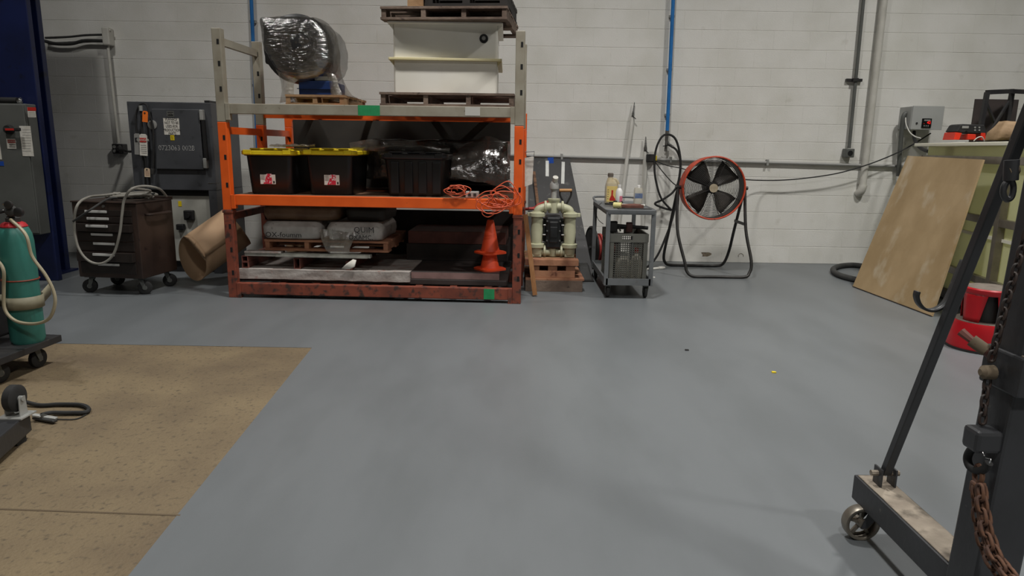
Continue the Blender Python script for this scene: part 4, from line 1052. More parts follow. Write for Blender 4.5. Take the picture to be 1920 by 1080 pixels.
for k in range(3):
    xc = xa+.0+k*(xb-xa-.085)/2
    obj('block', bx(xc, xc+.085, Y1+.002, 6.93, za, zb_), 'pallet_red', t, w=True, bevel=.002)
for k in range(4): obj('deck_board', bx(at(984, 492, Y1).x, at(1085, 492, Y1).x-(.02 if k == 1 else 0), Y1-.015+k*.15, Y1+.115+k*.15, zb_, zc_), 'pallet_fresh' if k % 2 else 'pallet_red', t, w=True, bevel=.002)

# diaphragm pump
Yp = 6.62
cx_, zb2 = at(1036, 450, Yp).x, zc_+.002
t = thing('diaphragm_pump', 'pale plastic double diaphragm pump with black centre on the wooden skid', 'pump', (cx_, Yp, zb2))
s_ = 1/ (FPX/ (Yp*math.cos(PITCH)+(CAM.z-.5)*math.sin(PITCH)))    # metres per pixel there
def pz(y): return (489-y)*s_
def pxx(x): return (x-1036)*s_
for s in (-1, 1):
    xm = s*.150
    ch_ = obj('chamber', lathe(B(), [(.06, -.055), (.11, -.05), (.135, -.035), (.135, -.015), (.12, .0), (.135, .015), (.135, .035), (.10, .05), (.05, .06)], (xm, .0, pz(443)), 30, 'x'), 'pump_poly', t, smooth=True)
    for k in range(8):
        a = 2*math.pi*k/8+.2; obj('bolt', cyl(B(), (xm-s*.05, .12*math.cos(a), pz(443)+.12*math.sin(a)), (xm-s*.075, .12*math.cos(a), pz(443)+.12*math.sin(a)), .008, seg=6), 'steel', ch_)
    xo = s*.155
    col = obj('valve_column', lathe(B(), [(.052, pz(484)), (.056, pz(470)), (.052, pz(460)), (.058, pz(442)), (.052, pz(425)), (.056, pz(410)), (.048, pz(405))], (xo, -.09, 0), 22), 'pump_poly', t, smooth=True)
    for yy in (411, 468): obj('clamp_band', lathe(B(), [(.062, -.022), (.075, -.016), (.075, .016), (.062, .022)], (xo, -.09, pz(yy)), 24), 'pump_poly', col, smooth=True)
    obj('clamp_lug', bx(xo+s*.06, xo+s*.095, -.11, -.07, pz(411)-.018, pz(411)+.018), 'pump_poly', col, bevel=.004)
    obj('manifold_elbow', tube(B(), spline([(xo, -.09, pz(408)), (xo*.93, -.09, pz(402)), (xo*.6, -.085, pz(398)), (.03*s, -.08, pz(396))], 5), .038, 12), 'pump_poly', t, smooth=True)
    obj('manifold_elbow', tube(B(), spline([(xo, -.09, pz(474)), (xo*.9, -.09, pz(480)), (xo*.6, -.085, pz(481)), (.03*s, -.08, pz(481))], 5), .034, 12), 'pump_poly', t, smooth=True)
    for yy in (397, 479): obj('coupling_clamp', lathe(B(), [(.05, -.012), (.058, -.008), (.058, .008), (.05, .012)], (s*.08, -.082, pz(yy)), 20, 'x'), 'pump_poly', t, smooth=True)
    obj('foot', bx(xo-.045, xo+.045, -.13, .1, 0, .03), 'pump_poly', t, bevel=.006)
obj('tee_block', lathe(B(), [(.05, pz(408)), (.055, pz(398)), (.05, pz(388)), (.058, pz(386)), (.058, pz(382))], (0, -.06, 0), 24), 'pump_poly', t, smooth=True)
obj('bottom_tee', lathe(B(), [(.045, pz(488)), (.05, pz(480)), (.045, pz(474))], (0, -.06, 0), 20), 'pump_poly', t, smooth=True)
cb_ = obj('centre_body', bx(-.075, .075, -.12, .12, pz(474), pz(414)), 'pump_black', t, bevel=.02)
obj('air_valve', bx(-.045, .045, -.155, -.12, pz(462), pz(422)), 'pump_black', cb_, bevel=.012)
obj('valve_cover', bx(-.035, .035, -.165, -.155, pz(452), pz(432)), 'pump_black', cb_, bevel=.006)
for sx in (-1, 1):
    obj('end_plate', lathe(B(), [(.115, -.008), (.12, 0), (.115, .008)], (sx*.085, 0, pz(443)), 26, 'x'), 'pump_black', cb_, smooth=True)
    for zz in (422, 440, 458): obj('cap_screw', cyl(B(), (sx*.06, -.12, pz(zz)), (sx*.06, -.132, pz(zz)), .008, seg=8), 'steel', cb_)
# riser pipe with union
sp = obj('riser_pipe', cyl(B(), (0, -.03, pz(384)), (.002, -.02, pz(360)), .026, seg=16), 'pvc_grey', t, smooth=True)
obj('union', lathe(B(), [(.034, 0), (.042, .008), (.042, .05), (.036, .06), (.03, .075)], (.002, -.02, pz(366)), 18), 'pvc_grey', sp, smooth=True)
obj('nozzle', tube(B(), [(.004, -.02, pz(353)), (.008, -.045, pz(347)), (.010, -.06, pz(343))], .026, 14), 'pvc_white', sp, smooth=True)
bm = B(); tube(bm, spline([at(986, 392, 6.9), at(1002, 390, 6.85), at(1010, 384, 6.85), at(1025, 379, 6.9), at(1040, 380, 6.9), at(1052, 387, 6.85), at(1060, 394, 6.8)], 6), .014, 8)
tag(obj('air_hose', bm, 'hose_red', smooth=True), 'red air hose arched behind the diaphragm pump', 'hose')
bm = B(); tube(bm, spline([at(1015, 400, 6.80), at(1020, 390, 6.80), at(1033, 384, 6.80), at(1048, 387, 6.80), at(1062, 398, 6.82), at(1072, 415, 6.84), at(1076, 440, 6.88), at(1077, 470, 6.94), at(1076, 485, 6.97)], 6), .017, 8)
tag(obj('suction_hose', bm, 'hose_maroon', smooth=True), 'dark maroon hose bending over the pump and down its right side', 'hose')
bm = B(); tube(bm, [at(991, 391, 6.78), at(1004, 391.5, 6.8), at(1022, 391.5, 6.82)], .013, 8)
tag(obj('red_tube', bm, 'hose_red', smooth=True), 'short straight red tube between rack upright and pump', 'tube')

# ================================================================ hose reel behind the cart
pc = at(1107, 464, 7.62); rr_ = pc.z
t = thing('hose_reel', 'red hose reel with black side discs standing behind the service cart', 'hose reel', (pc.x+.1, 7.62, 0), R(12))
for k, xk in enumerate((-.10, .14)):
    d_ = obj('side_disc', lathe(B(), [(.05, 0), (rr_-.02, 0), (rr_, .008), (rr_-.02, .016), (.05, .016)], (xk, 0, rr_), 40, 'x'), 'rubber', t, smooth=True)
    obj('rim', lathe(B(), [(rr_-.02, -.006), (rr_-.002, 0), (rr_-.002, .016), (rr_-.02, .022)], (xk, 0, rr_), 40, 'x', cap=False), 'rubber_grey', d_, smooth=True)
bm = B()
for k in range(7): lathe(bm, [(.11, 0), (.135+.012*(k % 3), .004), (.135+.012*(k % 3), .026), (.11, .03)], (-.08+k*.031, 0, rr_), 28, 'x')
obj('wound_hose', bm, 'hose_red', t, smooth=True)
obj('axle', cyl(B(), (-.12, 0, rr_), (.18, 0, rr_), .02), 'dark_steel', t)
obj('crank', tube(B(), [(.16, 0, rr_), (.17, -.02, rr_+.14), (.22, -.02, rr_+.15)], .009, 8), 'reel_red', t, smooth=True)

# ================================================================ service cart
XL, XR, YF, YB, ZTOP = .835, 1.232, 6.075, 7.08, .80
t = thing('service_cart', 'grey steel service cart on casters holding bottles and a plastic crate', 'cart', ((XL+XR)/2, (YF+YB)/2, 0))
ctx, cty = (XL+XR)/2, (YF+YB)/2
hx, hy = (XR-XL)/2, (YB-YF)/2
bm = B(); loft(bm, [(2*hx+.045, 2*hy+.04, .04, ZTOP-.045), (2*hx+.05, 2*hy+.045, .045, ZTOP-.04), (2*hx+.05, 2*hy+.045, .045, ZTOP-.006), (2*hx+.03, 2*hy+.025, .04, ZTOP), (2*hx+.015, 2*hy+.01, .035, ZTOP-.010)], n=5); obj('top_tray', bm, 'cart_grey', t, smooth=True)
for sx in (-1, 1):
    for sy in (-1, 1):
        obj('leg', bx(sx*hx-.019, sx*hx+.019, sy*hy-.012, sy*hy+.012, .12, ZTOP-.03), 'cart_grey', t, bevel=.003)
bm = B(); box(bm, -hx, hx, -hy, hy, .145, .152); box(bm, -hx, hx, -hy-.012, -hy, .125, .185); box(bm, -hx, hx, hy, hy+.012, .125, .185); box(bm, -hx-.012, -hx, -hy, hy, .125, .185); box(bm, hx, hx+.012, -hy, hy, .125, .185)
obj('bottom_shelf', bm, 'cart_grey', t)
for sx in (-1, 1):
    for sy in (-1, 1): caster(t, sx*(hx-.028), sy*(hy-.05), .058, .125, R(90), 'rubber_grey', .03)
obj('push_handle', tube(B(), spline([(-hx, hy, ZTOP-.01), (-hx, hy+.08, ZTOP+.03), (0, hy+.1, ZTOP+.03), (hx, hy+.08, ZTOP+.03), (hx, hy, ZTOP-.01)], 5), .011, 8), 'cart_grey', t, smooth=True)
# crate on the lower shelf
wC, dC, hC = .325, .52, .43
cz0 = .1535
t = thing('plastic_crate', 'grey open-mesh plastic crate on the lower shelf of the service cart', 'crate', (ctx-.005, YF+.02+dC/2, cz0))
def crate_side(n, along, x0, x1, y, axis, zlo, zhi):
    """mesh wall of thin bars"""
    bm = B(); th = .005
    for k in range(n+1):
        u = x0+(x1-x0)*k/n
        box(bm, *( (u-.0025, u+.0025, y-th/2, y+th/2, zlo, zhi) if axis == 'x' else (y-th/2, y+th/2, u-.0025, u+.0025, zlo, zhi)))
    m_ = int((zhi-zlo)/.019)
    for k in range(m_+1):
        z = zlo+(zhi-zlo)*k/m_
        box(bm, *((x0, x1, y-th/2, y+th/2, z-.0025, z+.0025) if axis == 'x' else (y-th/2, y+th/2, x0, x1, z-.0025, z+.0025)))
    return bm
for yy in (-dC/2, dC/2): obj('mesh_side', crate_side(12, 0, -wC/2+.03, wC/2-.05, yy, 'x', .02, hC-.08), 'crate', t)
for xx in (-wC/2, wC/2): obj('mesh_side', crate_side(18, 0, -dC/2+.03, dC/2-.03, xx, 'y', .02, hC-.08), 'crate', t)
for sx in (-1, 1):
    for sy in (-1, 1): obj('corner_post', bx(sx*wC/2-.03, sx*wC/2+.005*(sx), sy*dC/2-.006, sy*dC/2+.006, 0, hC) if sx > 0 else bx(-wC/2-.005, -wC/2+.03, sy*dC/2-.006, sy*dC/2+.006, 0, hC), 'crate', t, bevel=.002)
obj('crate_floor', bx(-wC/2, wC/2, -dC/2, dC/2, 0, .012), 'crate', t)
bm = B()
for yy in (-dC/2-.008, dC/2-.004): box(bm, -wC/2-.01, wC/2+.01, yy, yy+.012, hC-.075, hC-.055); box(bm, -wC/2-.01, -wC/2+.10, yy, yy+.012, hC-.055, hC-.02); box(bm, wC/2-.13, wC/2+.01, yy, yy+.012, hC-.055, hC-.02); box(bm, -wC/2-.01, wC/2+.01, yy, yy+.012, hC-.02, hC)
for xx in (-wC/2-.008, wC/2-.004): box(bm, xx, xx+.012, -dC/2, dC/2, hC-.075, hC)
obj('rim', bm, 'crate', t)
def bottle(name, label, cat, loc, prof, m, cap=None, capm='label_red', group=None):
    t = thing(name, label, cat, loc, 0, group); obj('body', lathe(B(), prof, (0, 0, 0), 22), m, t, smooth=True)
    if cap: obj('cap', lathe(B(), cap, (0, 0, 0), 18), capm, t, smooth=True)
    return t
bottle('spray_bottle', 'clear bottle with a red cap inside the grey mesh crate', 'bottle', (ctx+.085, YF+.12, cz0+.013), [(.05, 0), (.055, .01), (.055, .15), (.04, .2), (.018, .225), (.018, .24)], 'clear_plastic', [(.02, .24), (.02, .275), (.012, .28)])
bottle('clear_jar', 'clear crumpled jar beside the capped bottle inside the mesh crate', 'jar', (ctx-.03, YF+.16, cz0+.013), [(.06, 0), (.065, .01), (.065, .17), (.05, .19), (.05, .21)], 'clear_plastic', [(.052, .205), (.052, .225)], 'label_grey')
bottle('dark_can', 'dark can at the left back of the mesh crate', 'can', (ctx-.09, YF+.3, cz0+.013), [(.05, 0), (.052, .005), (.052, .12), (.045, .125)], 'rubber', None)
t = thing('caulking_gun', 'black tool gun with a long barrel lying across the top of the crate', 'tool', (ctx, YF+.1, cz0+hC))
zg = cz0+hC+.04
obj('barrel', cyl(B(), (XL+.05, YF+.12, zg+.022), (XR-.02, YF+.14, zg), .016, seg=12), 'rubber', t, w=True, smooth=True)
obj('grip', bx(XL+.03, XL+.10, YF+.10, YF+.14, cz0+hC+.001, zg+.06), 'fan_black', t, w=True, bevel=.01)
obj('trigger', bar(B(), (XL+.11, YF+.12, zg+.02), (XL+.13, YF+.12, cz0+hC+.01), .012), 'fan_black', t, w=True)
obj('clamp', bx(XL+.18, XL+.235, YF+.105, YF+.155, cz0+hC+.001, zg+.05), 'hose_maroon', t, w=True, bevel=.008)
# on the cart top
zt_ = ZTOP-.0095
a, b = at(1134, 360, 6.75), at(1158, 360, 6.75); jw = b.x-a.x
t = thing('juice_jug', 'large clear jug with yellow label and looped handle on the service cart', 'jug', ((a.x+b.x)/2, 6.75, zt_))
jh = at(1143, 331, 6.75).z-zt_
bm = B(); loft(bm, [(jw*.88, jw*.8, .03, 0), (jw*.96, jw*.88, .03, .012), (jw*.96, jw*.88, .03, jh*.62), (jw*.86, jw*.8, .03, jh*.76)], n=4, cap1=False)
k_ = loft(bm, [(jw*.86, jw*.8, .03, jh*.76), (jw*.55, jw*.6, .03, jh*.9)], n=4, cap0=False, cap1=False)
body = obj('body', bm, 'jug_plastic', t, smooth=True)
obj('neck', lathe(B(), [(.040, jh*.80), (.030, jh*.92), (.024, jh*.97), (.024, jh)], (-jw*.1, 0, 0), 20), 'jug_plastic', t, smooth=True)
obj('cap', lathe(B(), [(.028, jh), (.028, jh+.028), (.022, jh+.034)], (-jw*.1, 0, 0), 20), 'stool_tread', t, smooth=True)
obj('handle', tube(B(), spline([(-jw*.02, 0, jh*.88), (jw*.28, 0, jh*.90), (jw*.52, 0, jh*.74), (jw*.54, 0, jh*.5), (jw*.44, 0, jh*.36)], 5), .014, 10), 'jug_plastic', t, smooth=True)
lb = obj('label', bx(-jw*.40, jw*.40, -jw*.455, -jw*.445, jh*.1, jh*.66), 'jug_label', t)
bm = B(); prism(bm, [(-.02, -jw*.462, jh*.14), (.045, -jw*.462, jh*.14), (.03, -jw*.462, jh*.22), (.01, -jw*.462, jh*.34), (.012, -jw*.462, jh*.52), (-.006, -jw*.462, jh*.52), (-.006, -jw*.462, jh*.34), (-.022, -jw*.462, jh*.2)], (0, .002, 0)); obj('red_print', bm, 'label_red', lb)
for k in range(5): obj('print_line', bx(-jw*.34, -jw*.26, -jw*.46, -jw*.455, jh*(.2+.08*k), jh*(.225+.08*k)), 'cab_grey', lb)
a, b = at(1154, 360, 6.62), at(1167, 360, 6.62); bw = (b.x-a.x)/2; bh = at(1160, 356, 6.62).z-zt_
t = thing('soap_bottle', 'small white bottle with pink label standing before the juice jug', 'bottle', ((a.x+b.x)/2, 6.6, zt_))
bhh = at(1160, 352, 6.62).z-zt_
obj('body', lathe(B(), [(bw*.92, 0), (bw, .008), (bw, bhh*.8), (bw*.7, bhh*.92), (bw*.45, bhh)], (0, 0, 0), 20), 'bottle_white', t, smooth=True)
obj('cap', lathe(B(), [(bw*.45, bhh-.005), (bw*.5, bhh), (bw*.45, bhh+.03)], (0, 0, 0), 16), 'bottle_white', t, smooth=True)
bm = B(); sheet(bm, [(bw*1.02*math.sin(a), -bw*1.02*math.cos(a), .01) for a in (0, .3, .6, .9, 1.2)], [(bw*1.02*math.sin(a), -bw*1.02*math.cos(a), bhh*.55) for a in (0, .3, .6, .9, 1.2)], 1); obj('label', bm, 'pink', t, smooth='all')
a, b = at(1189, 360, 6.78), at(1204, 360, 6.78); bw = (b.x-a.x)
hq = at(1196, 352, 6.78).z-zt_
t = thing('square_container', 'translucent square container with a blue label on the service cart', 'container', ((a.x+b.x)/2, 6.78, zt_))
bm = B(); loft(bm, [(bw*.96, bw*.9, .012, 0), (bw, bw*.95, .012, .01), (bw, bw*.95, .012, hq*.88), (bw*.9, bw*.85, .02, hq)], n=4); obj('body', bm, 'clear_plastic', t, smooth=True)
obj('cap', lathe(B(), [(.016, hq), (.016, hq+.02), (.010, hq+.025)], (.004, 0, 0), 14), 'bottle_white', t, smooth=True)
obj('label', bx(-bw*.49, bw*.49, -bw*.49, -bw*.478, hq*.38, hq*.68), 'label_blue', t)
t = tag(obj('work_glove', crumple(gridbox(ctx-.08, ctx+.14, 6.26, 6.42, zt_, zt_+.025, 6), .006, 18, 2), 'glove_brown', smooth='all'), 'brown leather glove lying flat on the front of the service cart', 'glove'); t.location.z = zt_+.003
t = tag(solid(obj('paper_tube', tube(B(), [(XL+.075, 6.30, zt_+.027), (XL+.14, 6.27, zt_+.027)], .025, 16), 'paper_yellow', smooth=True), .002), 'short roll of pale yellow paper on the front of the service cart', 'paper roll')
tag(obj('white_stick', cyl(B(), (XL+.11, 6.50, zt_+.016), (XR-.01, 6.46, zt_+.014), .011, seg=10), 'pvc_white', smooth=True), 'thin white stick lying across the service cart top', 'stick')
t = thing('black_tray', 'flat black folder lying under the glove on the service cart', 'folder', (ctx+.03, 6.22, zt_)); obj('folder', bx(-.13, .16, -.08, .02, 0, .008), 'rubber', t, bevel=.002)
bm = B()
tube(bm, spline([(XL+.06+.05*math.cos(k*1.1)+.012*k*.6, 6.55+.04*math.sin(k*1.1), zt_+.012+.002*k) for k in range(16)], 4), .008, 6)
tag(obj('cable_bundle', bm, 'rubber', smooth='all'), 'bunched black cable lying beside the bottles on the service cart', 'cable')
bm = B(); tube(bm, spline([at(1128, 380, 6.5), at(1121, 388, 6.4), at(1118, 400, 6.4), at(1122, 412, 6.4), at(1131, 420, 6.3)], 6), .003, 6)
tag(obj('thin_wire', bm, 'rubber', smooth=True), 'thin black wire drooping off the left side of the service cart', 'wire')
p0, p1 = fl(1213, 505, .012), fl(1246, 502, .014)
t = thing('pipe_offcut', 'white plastic pipe offcut lying on the floor beside the service cart', 'pipe', fl(1230, 504)); obj('pipe', cyl(B(), p0, p1, .014, seg=12), 'pvc_white', t, w=True, smooth=True); obj('coupling', cyl(B(), p1.lerp(p0, .12), p1.lerp(p0, .35), .019, seg=12), 'pvc_white', t, w=True, smooth=True)
p = fl(1226, 521); tag(obj('plastic_scrap', lathe(B(), [(.012, 0), (.014, .006), (.008, .012)], p, 12), 'pvc_white', smooth=True), 'tiny white plastic bit on the floor by the cart wheel', 'debris')

# ================================================================ wands leaning on the wall
def wand(label, xt, yt, xb, yb, r, tm):
    pb = fl(xb, yb); ptop = at(xt, yt, W-.035); d = (ptop-pb).normalized()
    t = thing('spray_wand', label, 'wand', pb)
    obj('pipe', cyl(B(), pb+V((0, 0, .005)), ptop, r, seg=14), 'pvc_white', t, w=True, smooth=True)
    v = obj('valve', cyl(B(), ptop, ptop+d*.05, r*.8, r*.7, seg=12), tm, t, w=True, smooth=True)
    for k in range(4): obj('barb', cyl(B(), ptop+d*(.05+.03*k), ptop+d*(.078+.03*k), r*(.62-.1*k), r*(.45-.1*k), seg=10), tm, v, w=True, smooth=True)
    obj('valve_lever', bar(B(), ptop+d*.02+V((-.01, -.02, 0)), ptop+d*.0+V((.035, -.03, -.02)), .012, .008), 'rubber', v, w=True)
wand('taller white plastic wand leaning against the block wall above the cart', 1186, 220, 1150, 490, .022, 'chrome')
wand('shorter white plastic wand leaning against the block wall below the outlet', 1210, 284, 1203, 489, .026, 'steel')

# ================================================================ wall services, middle
t = thing('wall_conduit', 'long grey steel conduit running level along the block wall', 'conduit', at(1300, 303, W-.03))
ca, cb2 = at(940, 290.5, W-.03), at(1695, 312, W-.03)
obj('pipe', cyl(B(), ca, cb2, .016, seg=12), 'pvc_grey', t, w=True, smooth=True)
for k in (.15, .42, .66, .9):
    p = ca.lerp(cb2, k); obj('strap_clip', bx(p.x-.012, p.x+.012, p.y-.024, W-.0005, p.z-.035, p.z+.035), 'galv', t, w=True, bevel=.003)
p = at(1220, 296.5, W-.04)
t = thing('wall_outlet', 'small black outlet box with a yellow plug on the wall conduit', 'outlet', p)
obj('box', bx(p.x-.055, p.x+.035, W-.09, W-.02, p.z-.045, p.z+.045), 'rubber', t, w=True, bevel=.006)
obj('yellow_plug', bx(p.x+.035, p.x+.065, W-.085, W-.03, p.z-.03, p.z+.03), 'yellow', t, w=True, bevel=.006)
obj('face_plate', bx(p.x-.045, p.x+.025, W-.094, W-.09, p.z-.035, p.z+.035), 'dark_steel', t, w=True)
Yb = W-.06
t = thing('air_drop', 'bright blue air pipe on the block wall ending in a valve above the hose', 'pipe', at(1250, 290, Yb))
obj('pipe', cyl(B(), up_to(at(1264, -40, Yb), at(1251, 246, Yb)), at(1251, 246, Yb), .021, seg=14), 'blue_pipe', t, w=True, smooth=True)
vb = obj('valve_body', cyl(B(), at(1251, 245, Yb), at(1249.5, 264, Yb), .024, .02, seg=12), 'steel', t, w=True, smooth=True)
obj('y_fitting', tube(B(), [at(1249.5, 262, Yb), at(1253, 270, Yb), at(1262, 276, Yb)], .017, 10), 'steel', vb, w=True, smooth=True)
obj('drain_leg', tube(B(), [at(1249.5, 262, Yb), at(1248, 284, Yb)], .017, 10), 'steel', vb, w=True, smooth=True)
obj('valve_handle', bar(B(), at(1243, 274, Yb-.03), at(1257, 272, Yb-.03), .016, .01), 'rubber', vb, w=True)
for yy in (30, 130, 215):
    p = at(1262.2-yy*.0458, yy, Yb); obj('pipe_clip', bx(p.x-.03, p.x+.03, Yb+.015, W-.0005, p.z-.012, p.z+.012), 'galv', t, w=True)
Yk = W-.13
bm = B(); tube(bm, spline([at(1262, 276, Yb), at(1270, 284, Yk), at(1276, 305, Yk), at(1272, 340, Yk), at(1262, 360, Yk), at(1243, 374, Yk), at(1228, 382, Yk), at(1244, 390, Yk), at(1259, 394, Yk)], 8), .0125, 8)
tube(bm, spline([at(1259, 394, Yk-.0), at(1240, 372, Yk-.04), at(1230, 340, Yk-.04), at(1227, 310, Yk-.04), at(1230, 280, Yk-.04), at(1240, 258, Yk-.04), at(1252, 252, Yk-.04), at(1266, 260, Yk-.04), at(1274, 285, Yk-.04), at(1276, 315, Yk-.04), at(1270, 360, Yk-.04), at(1262, 405, Yk-.05), at(1248, 445, Yk-.1), at(1232, 480, Yk-.2), at(1214, 500, 7.75), at(1190, 507, 7.6)], 8), .0125, 8)
tag(obj('air_hose', bm, 'rubber', smooth=True), 'black air hose looped over the blue air pipe on the block wall', 'hose')
bm = B(); tube(bm, spline([at(1228, 301, W-.1), at(1250, 310, W-.2), at(1275, 315, W-.4), at(1300, 322, 7.68)], 6), .006, 6)
tag(obj('fan_lead', bm, 'rubber', smooth=True), 'black cord from the wall outlet passing behind the drum fan', 'cord')
bm = B(); tube(bm, spline([at(1228, 303, W-.1), at(1245, 325, W-.3), at(1264, 345, 7.6), at(1283, 354, 7.47)], 6), .006, 6)
tag(obj('fan_lead', bm, 'rubber', smooth=True), 'black cord from the wall outlet to the left pivot of the drum fan', 'cord')
bm = B(); tube(bm, spline([at(1378, 335, 7.62), at(1420, 338, W-.15), at(1480, 337, W-.12), at(1560, 327, W-.13), at(1620, 311, W-.14), at(1670, 292, W-.14), at(1708, 273, W-.15), at(1745, 250, W-.1)], 8), .0075, 6)
tag(obj('long_cord', bm, 'rubber', smooth=True), 'long black cord sagging along the wall from the fan to the control box', 'cord')

# ================================================================ drum fan
Fc = at(1339, 353, 7.34); fr = .325
t = thing('drum_fan', 'orange drum fan with dark blades on a black tube stand', 'fan', (Fc.x, 7.5, 0))
obj('drum', lathe(B(), [(fr-.004, 0), (fr, .004), (fr, .19), (fr-.004, .19), (fr-.008, .18), (fr-.008, .008)], Fc, 56, 'y', cap=False), 'fan_orange', t, w=True, smooth=True)
obj('front_ring', tube(B(), [Fc+V((math.cos(a)*fr, 0, math.sin(a)*fr)) for a in [2*math.pi*k/56 for k in range(56)]], .0095, 8, True), 'fan_orange', t, w=True, smooth=True)
obj('inner_lining', lathe(B(), [(fr-.010, .012), (fr-.010, .175)], Fc, 56, 'y', cap=False), 'fan_black', t, w=True, smooth=True)
def guard(y, n, r, nm):
    bm = B()
    for k in range(n):
        q = .06+(fr-.08)*k/(n-1); tube(bm, [Fc+V((math.cos(a)*q, y, math.sin(a)*q)) for a in [2*math.pi*j/40 for j in range(40)]], r, 4, True)
    for k in range(8):
        a = 2*math.pi*k/8+.39; d = V((math.cos(a), 0, math.sin(a))); cyl(bm, Fc+d*.05+V((0, y, 0)), Fc+d*(fr-.012)+V((0, y, 0)), r*1.2, seg=4)
    return obj(nm, bm, 'fan_black', t, w=True)
guard(.02, 17, .0018, 'front_guard'); guard(.172, 17, .0026, 'rear_guard')
for k in range(4):
    a0 = R(45+90*k); bm = B(); A, C = [], []
    for j in range(6):
        q = .05+(fr-.075)*j/5; wdt = .45 if j else .6
        sp_ = .13/q if q > .13 else .9
        sp_ = min(.62, .105/q+.16)
        A.append(Fc+V((math.cos(a0-sp_*.8)*q, .08, math.sin(a0-sp_*.8)*q))); C.append(Fc+V((math.cos(a0+sp_*.8)*q, .14, math.sin(a0+sp_*.8)*q)))
    sheet(bm, A, C, 4); solid(obj('blade', bm, 'fan_blade', t, w=True, smooth='all'), .003)
hb = obj('hub', lathe(B(), [(.06, .16), (.06, .07), (.045, .05)], Fc, 24, 'y'), 'fan_black', t, w=True, smooth=True)
obj('hub_plate', lathe(B(), [(.045, .02), (.045, .012)], Fc, 24, 'y'), 'hub_plate', t, w=True, smooth=True)
obj('motor', cyl(B(), Fc+V((0, .16, 0)), Fc+V((0, .27, 0)), .06), 'fan_black', t, w=True, smooth=True)
pl_, pr_ = Fc+V((-fr-.03, .10, 0)), Fc+V((fr+.03, .10, 0))
for q, s in ((pl_, -1), (pr_, 1)): obj('pivot_knob', cyl(B(), q-V((s*.035, 0, 0)), q+V((s*.03, 0, 0)), .02, seg=12), 'fan_black', t, w=True, smooth=True)
zr = .016
yf_ = fl(1340, 519, zr).y
xfl, xfr = fl(1281, 515, zr).x, fl(1400, 515, zr).x
bm = B(); tube(bm, spline([pl_, V((pl_.x-.01, (pl_.y+yf_)/2+.02, .5)), V((xfl-.005, yf_+.05, .16)), V((xfl+.02, yf_+.02, .06)), V((xfl+.09, yf_, zr)), V((Fc.x, yf_, zr)), V((xfr-.09, yf_, zr)), V((xfr-.02, yf_+.02, .06)), V((xfr+.0, yf_+.05, .18)), V((pr_.x+.005, (pr_.y+yf_)/2+.02, .5)), pr_], 6), .016, 10)
obj('front_leg', bm, 'fan_black', t, w=True, smooth=True)
yr_ = fl(1330, 498, zr).y
bm = B(); tube(bm, spline([pl_+V((0, .02, -.03)), V((pl_.x-.02, 7.62, .5)), V((pl_.x-.03, yr_-.08, .16)), V((pl_.x+.0, yr_-.03, .05)), V((pl_.x+.08, yr_, zr)), V((Fc.x, yr_, zr)), V((pr_.x-.12, yr_, zr)), V((pr_.x-.04, yr_-.02, .05)), V((pr_.x-.0, yr_-.06, .2)), V((pr_.x-.01, 7.66, .45)), pr_+V((0, .02, -.03))], 6), .016, 10)
obj('rear_leg', bm, 'fan_black', t, w=True, smooth=True)
obj('leg_strut', bar(B(), V((pr_.x+.006, (pr_.y+yf_)/2+.02, .55)), V((pr_.x-.02, 7.63, .56)), .012, .03), 'fan_black', t, w=True)

# ================================================================ wall services, right
Yv = W-.045
t = thing('switch_conduit', 'dark grey vertical conduit with strut bracket and small switch box', 'conduit', at(1590, 290, Yv))
obj('pipe', cyl(B(), up_to(at(1623, -40, Yv), at(1592, 278, Yv)), at(1592, 278, Yv), .018, seg=12), 'cab_grey', t, w=True, smooth=True)
p = at(1603, 150, Yv); obj('strut_bracket', bx(p.x-.09, p.x+.09, W-.04, W-.0005, p.z-.016, p.z+.016), 'dark_steel', t, w=True, bevel=.003)
obj('pipe_clamp', bx(p.x-.03, p.x+.03, Yv-.03, W-.03, p.z-.02, p.z+.02), 'dark_steel', t, w=True, bevel=.004)
p = at(1590, 287, Yv); bo = obj('switch_box', bx(p.x-.05, p.x+.05, W-.10, W-.0005, p.z-.05, p.z+.05), 'cab_grey', t, w=True, bevel=.008)
obj('socket', lathe(B(), [(.028, 0), (.028, -.006)], (p.x, W-.10, p.z), 16, 'y'), 'black_hole', bo, w=True)
t = thing('drain_pipe', 'white vertical drain pipe on the block wall turning in at its foot', 'pipe', at(1617, 365, Yv))
e0 = at(1617, 352, Yv-.01)
obj('pipe', cyl(B(), up_to(at(1662, -40, Yv-.01), e0), e0, .040, .040, seg=18), 'white_conduit', t, w=True, smooth=True)
obj('elbow', tube(B(), spline([e0+V((.004, 0, .03)), e0, e0+V((-.01, .012, -.045)), e0+V((-.02, .05, -.07))], 5), .046, 16), 'white_conduit', t, w=True, smooth=True)
Yx = 7.97
a, b = at(1711, 199, Yx), at(1764, 243, Yx)
t = thing('control_box', 'light grey control box with red lit digits on the block wall', 'control box', ((a.x+b.x)/2, Yx+.1, b.z))
obj('enclosure', bx(a.x, b.x, Yx, W-.001, b.z, a.z), 'box_grey', t, w=True, bevel=.006)
dr = obj('cover', bx(a.x+.004, b.x+.004, Yx-.012, Yx-.001, b.z-.004, a.z+.004), 'box_grey', t, w=True, bevel=.003)
s0, s1 = at(1729, 222, Yx-.012), at(1744.5, 240, Yx-.012)
sc_ = obj('controller', bx(s0.x, s1.x, Yx-.022, Yx-.012, s1.z, s0.z), 'screen', dr, w=True, bevel=.003)
ti = WM[t].inverted()
text('digits', '42', .042, 'digits', sc_, ti @ (V(((s0.x+s1.x)/2+.022, Yx-.0228, (s0.z*.55+s1.z*.45)))))
